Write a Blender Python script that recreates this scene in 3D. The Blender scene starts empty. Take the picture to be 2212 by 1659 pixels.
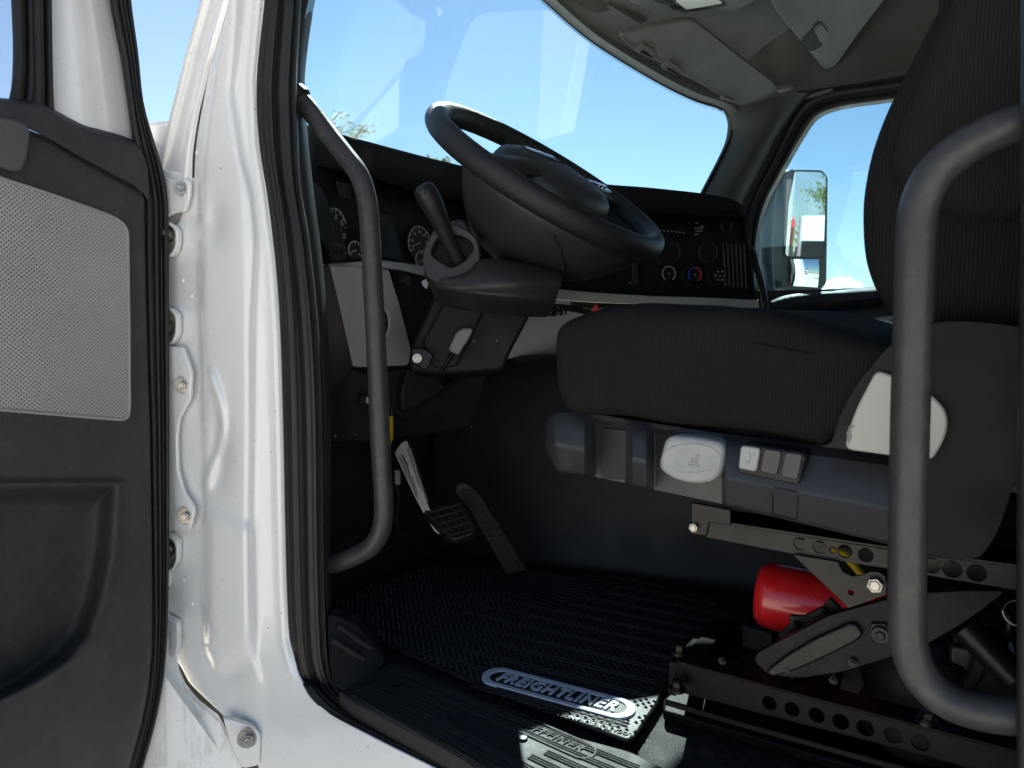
import bpy, bmesh, math, random
from mathutils import Vector as V, Matrix
random.seed(7)
S = bpy.context.scene
COL = S.collection
R = math.radians

# ---------------------------------------------------------------- camera
F, CU, CV = 1534.0, 1106.0, 829.5          # the photograph measured at 2212 x 1659
CAM = V((-.66, -.84, .55))
YAW, PIT = R(55), -math.atan((CV - 691) / F)
FW = V((math.cos(PIT) * math.sin(YAW), math.cos(PIT) * math.cos(YAW), math.sin(PIT)))
RT = V((math.cos(YAW), -math.sin(YAW), 0))
UP = RT.cross(FW)
cd = bpy.data.cameras.new('camera'); cam = bpy.data.objects.new('camera', cd); COL.objects.link(cam)
cam.matrix_world = Matrix(((RT.x, UP.x, -FW.x, CAM.x), (RT.y, UP.y, -FW.y, CAM.y), (RT.z, UP.z, -FW.z, CAM.z), (0, 0, 0, 1)))
cd.sensor_width = 36; cd.lens = 36 * F / 2212; cd.clip_start = .02; cd.clip_end = 3000
cd.dof.use_dof = True; cd.dof.focus_distance = 1.25; cd.dof.aperture_fstop = 8.5
S.camera = cam

# ------------------------------------------------ measuring: rays met with the planes of the cab
def ray(u, v): return FW + RT * ((u - CU) / F) + UP * ((CV - v) / F)
def D(u, v, d): return CAM + ray(u, v) * d
def AX(u, v, i, val):
    r = ray(u, v); return CAM + r * ((val - CAM[i]) / r[i])
def X(u, v, x): return AX(u, v, 0, x)
def Y(u, v, y): return AX(u, v, 1, y)
def Z(u, v, z): return AX(u, v, 2, z)
def PL(u, v, p, n):
    r = ray(u, v); return CAM + r * ((p - CAM).dot(n) / r.dot(n))
def plane3(a, b, c):
    n = (b - a).cross(c - a).normalized(); return lambda u, v: PL(u, v, a, n)
def offs(poly, o):
    out = []
    for i, p in enumerate(poly):
        a = poly[max(i - 1, 0)]; b = poly[min(i + 1, len(poly) - 1)]
        t = V((b[0] - a[0], b[1] - a[1])).normalized(); n = V((t.y, -t.x))
        out.append((p[0] + n.x * o, p[1] + n.y * o))
    return out
def onwall(u, v, poly, o=0.):
    r = ray(u, v); P = offs(poly, o) if o else poly; best = None
    for (ax, ay), (bx, by) in zip(P, P[1:]):
        ex, ey = bx - ax, by - ay; den = r.x * ey - r.y * ex
        if abs(den) < 1e-9: continue
        t = ((ax - CAM.x) * ey - (ay - CAM.y) * ex) / den
        s = ((ax - CAM.x) * r.y - (ay - CAM.y) * r.x) / den
        if t > 0 and -1e-6 <= s <= 1 + 1e-6 and (best is None or t < best): best = t
    if best is None:
        a, b = P[-2], P[-1]
        if V((P[0][0] - CAM.x, P[0][1] - CAM.y)).dot(V((RT.x, RT.y))) > ray(u, v).dot(RT): a, b = P[0], P[1]
        ex, ey = b[0] - a[0], b[1] - a[1]; den = r.x * ey - r.y * ex
        best = ((a[0] - CAM.x) * ey - (a[1] - CAM.y) * ex) / den
    return CAM + r * best
DASH = [(-.10, -.06), (-.02, .02), (.05, .10), (.15, .18), (.3, .245), (.6, .25), (.8, .19), (.95, .10), (1.35, -.26), (1.6, -.49)]
def W(u, v, o=0.): return onwall(u, v, DASH, o)
def wsY(x, z):
    q = (x - .92) / .87; k = 1 - q * q
    yb, yt = .06 + .36 * k, -.07 + .27 * k; zt = 1.24 + .17 * k
    t = (z - .88) / (zt - .88); return yb + (yt - yb) * t
def WS(u, v, o=0.):
    r = ray(u, v); t0, t1 = .8, 3.2
    f = lambda t: (CAM.y + r.y * t) - wsY(CAM.x + r.x * t, CAM.z + r.z * t)
    n = 60; prev = t0
    for i in range(1, n + 1):
        t = t0 + (t1 - t0) * i / n
        if f(t) * f(prev) <= 0:
            a, b = prev, t
            for _ in range(30):
                m = (a + b) / 2
                if f(a) * f(m) <= 0: b = m
                else: a = m
            return CAM + r * (a - o)
        prev = t
    return CAM + r * (2.3 - o)

# ---------------------------------------------------------------- mesh tools
class MB:
    def __init__(s): s.v = []; s.f = []
    def add(s, vs, fs):
        k = len(s.v); s.v += [V(x) for x in vs]; s.f += [tuple(i + k for i in f) for f in fs]; return s
    def prism(s, poly, ext):
        n = len(poly); ext = V(ext)
        s.add(list(poly) + [p + ext for p in poly],
              [tuple(range(n))[::-1], tuple(range(n, 2 * n))] + [(i, (i + 1) % n, (i + 1) % n + n, i + n) for i in range(n)])
        return s
    def patch(s, rows, closed=False):
        m = len(rows[0]); vs = [p for r in rows for p in r]; fs = []
        for i in range(len(rows) - 1):
            for j in range(m if closed else m - 1):
                k = (j + 1) % m; fs.append((i * m + j, i * m + k, (i + 1) * m + k, (i + 1) * m + j))
        return s.add(vs, fs)
    def loft(s, rings, caps=True):
        k = len(s.v); m = len(rings[0]); s.patch(rings, True)
        if caps:
            s.f.append(tuple(range(k, k + m))[::-1]); e = k + m * (len(rings) - 1); s.f.append(tuple(range(e, e + m)))
        return s
    def tube(s, path, r, n=20, caps=True, flat=1.):
        path = [V(p) for p in path]; rings = []; t0 = (path[1] - path[0]).normalized()
        a = t0.orthogonal().normalized()
        for i, p in enumerate(path):
            t = (path[min(i + 1, len(path) - 1)] - path[max(i - 1, 0)]).normalized()
            a = (a - t * a.dot(t)).normalized(); b = t.cross(a)
            rr = r[i] if isinstance(r, (list, tuple)) else r
            rings.append([p + (a * math.cos(2 * math.pi * j / n) + b * math.sin(2 * math.pi * j / n) * flat) * rr for j in range(n)])
        return s.loft(rings, caps)
    def cyl(s, p0, p1, r, n=20, r1=None): return s.tube([p0, p1], [r, r if r1 is None else r1], n)
    def box(s, c, sx, sy, sz, ax=None, ay=None, az=None):
        c = V(c); ax = V(ax or (1, 0, 0)); ay = V(ay or (0, 1, 0)); az = V(az or (0, 0, 1))
        return s.prism([c - az * sz / 2 + ax * sx / 2 * i + ay * sy / 2 * j for i, j in ((-1, -1), (1, -1), (1, 1), (-1, 1))], az * sz)
    def bolt(s, c, n, r, h=.006, washer=True):
        c = V(c); n = V(n).normalized()
        if washer: s.cyl(c, c + n * h * .3, r * 1.45, 20); s.cyl(c + n * h * .3, c + n * h * .45, r * 1.2, 20)
        s.cyl(c, c + n * h, r, 6, r * .98); s.cyl(c + n * h, c + n * h * 1.12, r * .8, 6, r * .65); return s
def cat(pts, k=6, closed=False):
    pts = [V(p) for p in pts]; n = len(pts); out = []
    g = (lambda i: pts[i % n]) if closed else (lambda i: pts[min(max(i, 0), n - 1)])
    for i in range(n if closed else n - 1):
        a, b, c, d = g(i - 1), g(i), g(i + 1), g(i + 2)
        for j in range(k):
            t = j / k
            out.append(.5 * (2 * b + (c - a) * t + (2 * a - 5 * b + 4 * c - d) * t * t + (3 * b - 3 * c + d - a) * t ** 3))
    if not closed: out.append(pts[-1])
    return out
def fillet(pts, r, n=5, closed=True):
    pts = [V(p) for p in pts]; m = len(pts); out = []
    for i, p in enumerate(pts):
        if not closed and i in (0, m - 1): out.append(p); continue
        a, b = pts[i - 1] - p, pts[(i + 1) % m] - p
        rr = r[i] if isinstance(r, (list, tuple)) else r
        d = min(rr, a.length * .48, b.length * .48)
        s, e = p + a.normalized() * d, p + b.normalized() * d
        for j in range(n + 1):
            t = j / n; out.append(s * (1 - t) ** 2 + p * 2 * t * (1 - t) + e * t * t)
    return out
def resample(pts, n):
    L = [0.]
    for a, b in zip(pts, pts[1:]): L.append(L[-1] + (b - a).length)
    out = []; j = 0
    for i in range(n):
        t = L[-1] * i / (n - 1)
        while j < len(pts) - 2 and L[j + 1] < t: j += 1
        k = (t - L[j]) / max(L[j + 1] - L[j], 1e-9); out.append(pts[j].lerp(pts[j + 1], min(max(k, 0), 1)))
    return out
def uvs(pts, f, k=6): return [f(p.x, p.y) for p in cat([V((a, b, 0)) for a, b in pts], k)]
def interp(tab, x):
    if x <= tab[0][0]: return tab[0][1]
    for (a, b), (c, d) in zip(tab, tab[1:]):
        if x <= c: return b + (d - b) * (x - a) / (c - a)
    return tab[-1][1]

ORG = {}
def obj(name, mb, mat, parent=None, bevel=0, seg=2, smooth=35, solid=0, subd=0, label=None, loc=None):
    me = bpy.data.meshes.new(name)
    if isinstance(mb, MB): me.from_pydata(mb.v, [], mb.f)
    else: me = mb
    o = bpy.data.objects.new(name, me); COL.objects.link(o)
    org = V((0, 0, 0))
    if parent is not None:
        o.parent = parent; org = ORG[parent.name]
    elif loc is not None:
        org = V(loc); o.location = org
    ORG[o.name] = org
    if org.length: me.transform(Matrix.Translation(-org))
    bm = bmesh.new(); bm.from_mesh(me); bmesh.ops.recalc_face_normals(bm, faces=bm.faces); bm.to_mesh(me); bm.free()
    me.materials.append(mat)
    if solid:
        m = o.modifiers.new('thickness', 'SOLIDIFY'); m.thickness = solid; m.offset = 0
    if subd:
        m = o.modifiers.new('subdivision', 'SUBSURF'); m.levels = m.render_levels = subd
    if bevel:
        m = o.modifiers.new('bevel', 'BEVEL'); m.width = bevel; m.segments = seg; m.limit_method = 'ANGLE'; m.angle_limit = R(40)
        m.harden_normals = False
    if smooth:
        me.shade_smooth()
        if not subd: me.set_sharp_from_angle(angle=R(smooth))
    if label: o['label'] = label
    return o
def thing(name, label, catg, loc, group=None):
    o = bpy.data.objects.new(name, None); COL.objects.link(o); o.location = loc; o.empty_display_size = .05
    ORG[o.name] = V(loc); o['label'] = label; o['category'] = catg
    if group: o['group'] = group
    return o
def tag(o, label, catg, group=None):
    o['label'] = label; o['category'] = catg
    if group: o['group'] = group
    return o
def struct(o, kind='structure'): o['kind'] = kind; return o
def textmesh(s, size, org, xd, yd, ext, shear=0., off=0., align='CENTER', fit=0.):
    c = bpy.data.curves.new('txt', 'FONT'); c.body = s; c.size = size; c.extrude = ext; c.shear = shear; c.offset = off
    c.space_character = 1.12 if fit else 1.; c.align_x = align; c.align_y = 'CENTER'; c.resolution_u = 3
    o = bpy.data.objects.new('txt', c); COL.objects.link(o)
    dg = bpy.context.evaluated_depsgraph_get(); me = bpy.data.meshes.new_from_object(o.evaluated_get(dg))
    bpy.data.objects.remove(o); bpy.data.curves.remove(c)
    if fit:
        xs = [v.co.x for v in me.vertices]; k_ = fit / (max(xs) - min(xs)); m_ = (max(xs) + min(xs)) / 2
        for v in me.vertices: v.co.x = (v.co.x - m_) * k_
    xd = V(xd).normalized(); yd = V(yd); yd = (yd - xd * yd.dot(xd)).normalized(); zd = xd.cross(yd); g = V(org)
    me.transform(Matrix(((xd.x, yd.x, zd.x, g.x), (xd.y, yd.y, zd.y, g.y), (xd.z, yd.z, zd.z, g.z), (0, 0, 0, 1))))
    me.materials.clear(); return me

# ---------------------------------------------------------------- materials
def nodes(name):
    m = bpy.data.materials.new(name); m.use_nodes = True; nt = m.node_tree; nt.nodes.clear()
    out = nt.nodes.new('ShaderNodeOutputMaterial'); b = nt.nodes.new('ShaderNodeBsdfPrincipled')
    nt.links.new(b.outputs[0], out.inputs[0]); return m, nt, b, out
def coords(nt, scale=(1, 1, 1)):
    t = nt.nodes.new('ShaderNodeTexCoord'); mp = nt.nodes.new('ShaderNodeMapping'); mp.inputs['Scale'].default_value = scale
    nt.links.new(t.outputs['Object'], mp.inputs[0]); return mp.outputs[0]
def noise(nt, co, scale, detail=3, rough=.55):
    n = nt.nodes.new('ShaderNodeTexNoise'); n.inputs['Scale'].default_value = scale; n.inputs['Detail'].default_value = detail
    n.inputs['Roughness'].default_value = rough; nt.links.new(co, n.inputs['Vector']); return n.outputs['Fac']
def ramp(nt, fac, stops):
    r = nt.nodes.new('ShaderNodeValToRGB'); e = r.color_ramp.elements
    while len(e) < len(stops): e.new(.5)
    for x, (p, c) in zip(e, stops): x.position = p; x.color = (*c, 1) if len(c) == 3 else c
    nt.links.new(fac, r.inputs[0]); return r.outputs[0]
def mixc(nt, fac, a, b, mode='MIX'):
    m = nt.nodes.new('ShaderNodeMix'); m.data_type = 'RGBA'; m.blend_type = mode
    for i, x in ((0, fac), (6, a), (7, b)):
        if hasattr(x, 'links'): nt.links.new(x, m.inputs[i])
        else: m.inputs[i].default_value = x if i == 0 else (*x, 1)
    return m.outputs[2]
def math_(nt, op, a, b=0.):
    m = nt.nodes.new('ShaderNodeMath'); m.operation = op
    for i, x in enumerate((a, b)):
        if hasattr(x, 'links'): nt.links.new(x, m.inputs[i])
        else: m.inputs[i].default_value = x
    return m.outputs[0]
def bump(nt, b, h, dist, st=1.):
    n = nt.nodes.new('ShaderNodeBump'); n.inputs['Distance'].default_value = dist; n.inputs['Strength'].default_value = st
    nt.links.new(h, n.inputs['Height']); nt.links.new(n.outputs[0], b.inputs['Normal'])
def plain(name, col, rough=.5, grain=450, gd=.0006, dust=.0, dcol=(.3, .28, .25), dscale=9, metal=0., coat=0., spec=.5, gst=.6):
    m, nt, b, _ = nodes(name); co = coords(nt)
    b.inputs['Roughness'].default_value = rough; b.inputs['Metallic'].default_value = metal; b.inputs['Specular IOR Level'].default_value = spec
    b.inputs['Coat Weight'].default_value = coat; b.inputs['Coat Roughness'].default_value = .04
    f = noise(nt, co, dscale, 6, .65)
    c = ramp(nt, f, [(.3, tuple(x * .88 for x in col)), (.7, tuple(min(1, x * 1.1) for x in col))])
    if dust:
        d = ramp(nt, noise(nt, co, dscale * 2.3, 8, .7), [(.5, (0, 0, 0)), (.85, (dust,) * 3)]); c = mixc(nt, d, c, dcol)
    nt.links.new(c, b.inputs['Base Color'])
    rr = ramp(nt, noise(nt, co, dscale * 1.7, 5), [(.3, (rough * .85,) * 3), (.75, (min(1, rough * 1.18),) * 3)]); nt.links.new(rr, b.inputs['Roughness'])
    if gd:
        h = noise(nt, co, grain, 2); bump(nt, b, h, gd, gst)
    return m
def leather(name, col, rough=.5, scale=330, dist=.0012, dust=0., spec=.4):
    m, nt, b, _ = nodes(name); co = coords(nt)
    vo = nt.nodes.new('ShaderNodeTexVoronoi'); vo.feature = 'DISTANCE_TO_EDGE'; vo.inputs['Scale'].default_value = scale; nt.links.new(co, vo.inputs['Vector'])
    h = ramp(nt, vo.outputs['Distance'], [(0, (0, 0, 0)), (.16, (1, 1, 1))]); bump(nt, b, h, dist, .55)
    c = ramp(nt, noise(nt, co, 12, 6), [(.3, tuple(x * .85 for x in col)), (.7, tuple(x * 1.15 for x in col))])
    if dust: c = mixc(nt, ramp(nt, noise(nt, co, 30, 8, .7), [(.5, (0, 0, 0)), (.8, (dust,) * 3)]), c, (.25, .24, .22))
    nt.links.new(c, b.inputs['Base Color']); b.inputs['Roughness'].default_value = rough; b.inputs['Specular IOR Level'].default_value = spec; return m
def knit(name, col, pitch=.0042, axis=1):
    m, nt, b, _ = nodes(name); co = coords(nt); sp = nt.nodes.new('ShaderNodeSeparateXYZ')
    nz = nt.nodes.new('ShaderNodeTexNoise'); nz.inputs['Scale'].default_value = 60; nt.links.new(co, nz.inputs['Vector'])
    ad = nt.nodes.new('ShaderNodeVectorMath'); ad.operation = 'MULTIPLY_ADD'; nt.links.new(nz.outputs['Color'], ad.inputs[0])
    ad.inputs[1].default_value = (.0022,) * 3; nt.links.new(co, ad.inputs[2]); nt.links.new(ad.outputs[0], sp.inputs[0])
    k = 2 * math.pi / pitch
    a = math_(nt, 'SINE', math_(nt, 'MULTIPLY', sp.outputs[axis], k))
    z = math_(nt, 'SINE', math_(nt, 'MULTIPLY', math_(nt, 'ADD', sp.outputs[2], math_(nt, 'MULTIPLY', sp.outputs[0], .6)), k * 1.3))
    h = math_(nt, 'ADD', math_(nt, 'MULTIPLY', a, .36), math_(nt, 'MULTIPLY', math_(nt, 'MULTIPLY', z, a), .2))
    h = math_(nt, 'ADD', math_(nt, 'ADD', h, .5), math_(nt, 'MULTIPLY', noise(nt, co, 500, 2), .25))
    c = ramp(nt, h, [(.2, tuple(x * .7 for x in col)), (.9, tuple(x * 1.3 for x in col))])
    c = mixc(nt, ramp(nt, noise(nt, co, 260, 4, .8), [(.68, (0, 0, 0)), (.8, (.3,) * 3)]), c, (.06, .056, .05))
    nt.links.new(c, b.inputs['Base Color']); b.inputs['Roughness'].default_value = .92
    b.inputs['Specular IOR Level'].default_value = .08
    bump(nt, b, h, .0013, .7); return m
def paint(name, col=(.82, .82, .81), streak=.0, rough=.22):
    m, nt, b, _ = nodes(name); co = coords(nt)
    d = ramp(nt, noise(nt, coords(nt, (9, 9, 2.2)), 2.2, 8, .72), [(.55, (0, 0, 0)), (.95, (.2,) * 3)])
    c = mixc(nt, d, col, (.58, .55, .49))
    sp = ramp(nt, noise(nt, co, 170, 1, .4), [(.795, (0, 0, 0)), (.81, (.8,) * 3)]); c = mixc(nt, sp, c, (.12, .1, .08))
    if streak:
        s = ramp(nt, noise(nt, coords(nt, (60, 60, 6)), 1., 7, .75), [(.5, (0, 0, 0)), (.62, (streak,) * 3), (.7, (.1 * streak,) * 3)]); c = mixc(nt, s, c, (.3, .28, .25))
    nt.links.new(c, b.inputs['Base Color']); b.inputs['Coat Weight'].default_value = .8; b.inputs['Coat Roughness'].default_value = .03
    nt.links.new(ramp(nt, noise(nt, co, 14, 6), [(.3, (rough,) * 3), (.8, (rough * 1.9,) * 3)]), b.inputs['Roughness'])
    bump(nt, b, noise(nt, co, 22, 2), .0014, .5); return m
def glass(name, tint, refl=1., film=.008):
    m, nt, b, out = nodes(name); nt.nodes.remove(b)
    t = nt.nodes.new('ShaderNodeBsdfTransparent'); t.inputs[0].default_value = (*tint, 1)
    g = nt.nodes.new('ShaderNodeBsdfGlossy'); g.inputs['Roughness'].default_value = .01; g.inputs['Color'].default_value = (1, 1, 1, 1)
    fr = nt.nodes.new('ShaderNodeLayerWeight')
    sch = math_(nt, 'ADD', math_(nt, 'MULTIPLY', math_(nt, 'POWER', fr.outputs[1], 5.), .94), .055)
    mx = nt.nodes.new('ShaderNodeMixShader'); nt.links.new(math_(nt, 'MULTIPLY', sch, refl), mx.inputs[0])
    nt.links.new(t.outputs[0], mx.inputs[1]); nt.links.new(g.outputs[0], mx.inputs[2])
    df = nt.nodes.new('ShaderNodeBsdfDiffuse'); df.inputs[0].default_value = (.8, .78, .74, 1); co = coords(nt)
    sm = nt.nodes.new('ShaderNodeTexWave'); sm.wave_type = 'RINGS'; sm.inputs['Scale'].default_value = 1.1; sm.inputs['Distortion'].default_value = 6; sm.inputs['Detail'].default_value = 3; sm.inputs['Detail Scale'].default_value = 2.5; nt.links.new(co, sm.inputs['Vector'])
    k = math_(nt, 'MULTIPLY', math_(nt, 'ADD', math_(nt, 'MULTIPLY', noise(nt, co, 5, 8, .7), .7), math_(nt, 'MULTIPLY', sm.outputs[1], .3)), film)
    m2 = nt.nodes.new('ShaderNodeMixShader'); nt.links.new(k, m2.inputs[0]); nt.links.new(mx.outputs[0], m2.inputs[1]); nt.links.new(df.outputs[0], m2.inputs[2])
    nt.links.new(m2.outputs[0], out.inputs[0]); return m

M = {}
M['white'] = paint('white_paint')
M['white_dirty'] = paint('white_paint_streaked', streak=.45, rough=.35)
M['rubber'] = plain('black_rubber', (.012, .0115, .011), .45, 300, .0004, .2, (.06, .055, .05), 14, spec=.35)
M['black'] = plain('black_grained_plastic', (.012, .012, .0125), .46, 520, .0005, .1, (.07, .066, .06), 10, spec=.35)
M['dark'] = plain('dark_grained_plastic', (.023, .0225, .0218), .52, 480, .0006, .14, (.09, .085, .08), 9, spec=.35)
M['dash'] = plain('dashboard_black', (.008, .008, .008), .6, 500, .0005, .1, (.04, .038, .034), 12, spec=.3)
M['doortrim'] = leather('door_trim_grained', (.030, .0292, .0282), .5, 420, .0008, .12, .45)
M['navy'] = plain('seat_trim_plastic', (.034, .0355, .039), .42, 420, .0004, .12, (.08, .076, .07), 8, spec=.5)
M['grey'] = plain('grey_trim_plastic', (.40, .396, .385), .5, 450, .0005, .1, (.4, .38, .35), 8)
M['lever'] = plain('pale_grey_plastic', (.33, .345, .342), .5, 500, .0004, .1, (.35, .33, .3), 9)
M['beige'] = plain('pale_beige_plastic', (.47, .462, .425), .5, 500, .0004, .2, (.32, .3, .27), 9)
M['tube'] = plain('grip_tube_coating', (.035, .0338, .034), .42, 380, .0004, .5, (.11, .105, .10), 26, spec=.4)
M['steel'] = plain('zinc_steel', (.36, .35, .33), .34, 250, .0006, .6, (.22, .18, .13), 60, 1.)
M['alu'] = plain('brushed_aluminium', (.22, .22, .22), .42, 300, .0003, .2, (.2, .2, .2), 30, 1.)
M['frame'] = plain('black_painted_steel', (.0055, .0055, .006), .36, 130, .0005, .12, (.05, .045, .04), 18, spec=.3)
M['frame_low'] = plain('worn_black_steel', (.005, .005, .0055), .42, 130, .0004, .2, (.06, .055, .05), 26, spec=.12)
M['cover_dark'] = plain('hinge_cover_plastic', (.009, .0091, .0098), .52, 420, .0004, .1, (.045, .043, .04), 8, spec=.2)
M['mat'] = plain('rubber_mat', (.0095, .0097, .011), .5, 260, .0005, .35, (.06, .06, .062), 22, spec=.35)
M['sill'] = plain('sill_plastic', (.022, .0225, .024), .62, 420, .0005, .35, (.085, .08, .072), 20, spec=.25)
M['vinyl'] = leather('floor_vinyl', (.015, .0152, .017), .68, 300, .0006, .25, .22)
M['cover'] = plain('engine_cover', (.0125, .0125, .0135), .55, 350, .0005, .2, (.045, .044, .043), 6, spec=.3)
M['headliner'] = plain('headliner_grey', (.15, .151, .143), .75, 600, .0008, .0)
M['pillar'] = plain('pillar_trim_grey', (.045, .047, .047), .55, 500, .0005, spec=.35)
M['headtrim'] = plain('overhead_plastic', (.115, .116, .110), .55, 600, .0005, spec=.35)
M['visor'] = leather('visor_vinyl', (.145, .146, .137), .6, 380, .0006)
M['roofcloth'] = plain('roof_cloth', (.055, .054, .05), .9, 500, .001)
M['leather'] = leather('wheel_leather', (.013, .013, .0135), .45, 330, .0006, 0., .4)
M['shroud'] = plain('wheel_shroud', (.021, .0202, .0195), .5, 500, .0004, .12, (.06, .056, .052), 8, spec=.4)
M['knit'] = knit('seat_knit', (.0150, .0146, .0140), .0034)
M['knit2'] = knit('seat_bolster_cloth', (.020, .0196, .019), .003)
M['red'] = plain('red_enamel', (.62, .012, .016), .28, 200, .0003, .15, (.5, .2, .18), 12, coat=.5)
M['yellow'] = plain('yellow_plastic', (.75, .48, .02), .5)
M['white_ink'] = plain('white_ink', (.42, .42, .42), .6, gd=0)
M['dim_ink'] = plain('dim_ink', (.34, .34, .33), .6, gd=0)
M['faint_ink'] = plain('faint_ink', (.16, .16, .16), .6, gd=0)
M['red_ink'] = plain('red_ink', (.7, .03, .03), .4, gd=0)
M['blue_ink'] = plain('blue_ink', (.02, .07, .5), .5, gd=0)
M['badge'] = plain('silver_rubber', (.50, .52, .60), .42, 300, .0004, .2, (.3, .3, .3), 30)
M['chrome'] = plain('chrome', (.8, .8, .8), .12, gd=0, metal=1.)
M['mirror'] = plain('mirror_silver', (.9, .92, .92), .0, gd=0, metal=1.)
M['lens'] = glass('gauge_lens', (.9, .9, .9), 1.)
M['windshield'] = glass('windshield_glass', (.66, .83, .85), 1., .045)
M['window'] = glass('window_glass', (.66, .80, .84), 1.)
M['clear'] = plain('clear_lens', (.75, .74, .7), .15, 120, .002, coat=1.)
M['shell'] = plain('mirror_housing_plastic', (.05, .05, .05), .55, 300, .0005, .3, (.16, .155, .15), 12, spec=.3)
M['grime'] = plain('grimy_paint', (.46, .43, .37), .5, 200, .0006, .7, (.16, .13, .10), 60)
M['mark'] = plain('asphalt', (.58, .53, .455), .9, 3, .02, .4, (.4, .38, .34), .5)
def grille(name):
    m, nt, b, _ = nodes(name); co = coords(nt); sp = nt.nodes.new('ShaderNodeSeparateXYZ'); nt.links.new(co, sp.inputs[0])
    f = math_(nt, 'MULTIPLY', math_(nt, 'COSINE', math_(nt, 'MULTIPLY', sp.outputs[0], 2 * math.pi / .0058)), math_(nt, 'COSINE', math_(nt, 'MULTIPLY', sp.outputs[2], 2 * math.pi / .0056)))
    h = ramp(nt, f, [(.38, (1, 1, 1)), (.72, (0, 0, 0))])
    base = ramp(nt, noise(nt, co, 7, 6), [(.3, (.31, .296, .284)), (.75, (.365, .35, .336))])
    c = mixc(nt, h, (.11, .105, .10), base); nt.links.new(c, b.inputs['Base Color']); b.inputs['Roughness'].default_value = .55
    bump(nt, b, h, .003, .8); return m
M['grille'] = grille('perforated_grey_plastic')

# ================================================================ CAB
cab = thing('truck_cab', 'white truck cab seen through its open doorway, with windshield, grey headliner and black door seal', 'truck cab', (.9, -.6, 0))
# --- white painted doorway frame: one pressed sheet, given by plan and row
FWALL = [(.06, -.05), (.0, .045), (-.021, .09), (-.033, .18), (-.055, .26), (-.09, .36)]
EDGE = [(-640, 640), (-60, 580), (0, 573), (171, 556), (308, 561), (427, 580), (567, 597), (711, 607), (950, 614), (1107, 617), (1263, 621), (1383, 627), (1454, 645), (1506, 672), (1547, 720), (1611, 845), (1659, 943), (1760, 1140)]
LEFT = [(-640, 596), (-60, 520), (0, 500), (137, 459), (250, 432), (330, 420), (392, 417), (480, 390), (520, 340), (1380, 340), (1412, 375), (1440, 394), (1475, 412), (1547, 487), (1580, 520), (1640, 556), (1760, 590)]
def bumpf(u, v):
    b = 0.
    def ridge(c, w, h): return h * math.exp(-((u - c) / w) ** 2)
    c1 = interp([(0, 520), (200, 500), (330, 520), (420, 545), (520, 555), (700, 545), (1100, 540), (1400, 545), (1500, 575), (1660, 700)], v)
    c2 = interp([(0, 480), (300, 440), (400, 436), (700, 436), (1050, 446), (1400, 450), (1480, 480), (1600, 560)], v)
    q_ = max(0., min(1., (v - 1390) / 120)); q_ = 1 - q_ * q_ * (3 - 2 * q_)
    b += ridge(interp([(v0, u0 - 14) for v0, u0 in EDGE], v), 7, .006) * q_
    k = 1 / (1 + math.exp(-(u - c2) / 4)) - 1 / (1 + math.exp(-(u - c1) / 4))
    k *= q_
    b += .019 * k
    b -= .017 * math.exp(-((u - 470) / 26) ** 2 - ((v - 975) / 80) ** 2)
    b += .010 * math.exp(-((u - (462 + 22 * math.sin((v - 820) / 60))) / 8) ** 2) * (1 if 800 < v < 1060 else 0)
    b -= .013 * math.exp(-((u - 465) / 24) ** 2 - ((v - 480) / 50) ** 2)
    b += .009 * k * (1 / (1 + math.exp(-(v - 1108 - (u - 455) * .35) / 5)) - 1 / (1 + math.exp(-(v - 1392 + (u - 455) * .02) / 5)))
    b -= .016 * math.exp(-((u - 510) / 36) ** 2 - ((v - 1450 + (u - 500) * .35) / 22) ** 2)
    return b
rows = []
for i in range(200):
    v = -640 + 2400 * i / 199; a, e = interp(LEFT, v), interp(EDGE, v); row = []
    for j in range(64):
        u = a + (e - a) * j / 63
        vv = v
        if v > 1290:                                  # below the corner the sheet becomes the rocker
            p1 = onwall(u, vv, FWALL); p2 = X(u, vv, -.012 - .02 * (1 - j / 63)); k = min(1, (v - 1290) / 290); k = k * k * (3 - 2 * k); p = p1.lerp(p2, k)
        else: p = onwall(u, vv, FWALL)
        d = (p - CAM).length; row.append(p + (CAM - p).normalized() * bumpf(u, v) * d)
    rows.append(row)
fr = obj('door_frame', MB().patch(rows), M['white'], cab, smooth=180, solid=.004)
# outer cowl sheet beside the crack
rows = []
cl = [(-640, 570), (-60, 452), (0, 436), (120, 402), (239, 372), (369, 338), (400, 330)]; crr = [(-640, 594), (-60, 517), (0, 497), (137, 456), (250, 429), (330, 417), (400, 414)]
for i in range(70):
    v = -640 + 1035 * i / 69; a, e = interp(cl, v), interp(crr, v)
    rows.append([(lambda p, s: p + (CAM - p).normalized() * (.004 * math.exp(-((s - .82) / .05) ** 2) - .010 * (s > .12) * (s < .7) * math.sin((s - .12) / .58 * math.pi) + .004))(onwall(a + (e - a) * j / 29, v, FWALL), j / 29) for j in range(30)])
obj('cowl_panel', MB().patch(rows), M['white'], cab, smooth=180, solid=.004)
m = MB()
m.prism([onwall(u, v, FWALL, -.006) for u, v in ((338, 362), (395, 372), (412, 384), (380, 396), (340, 380))], V((.02, .02, 0)))
obj('cowl_end_cap', m, M['white'], cab, bevel=.004)
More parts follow.
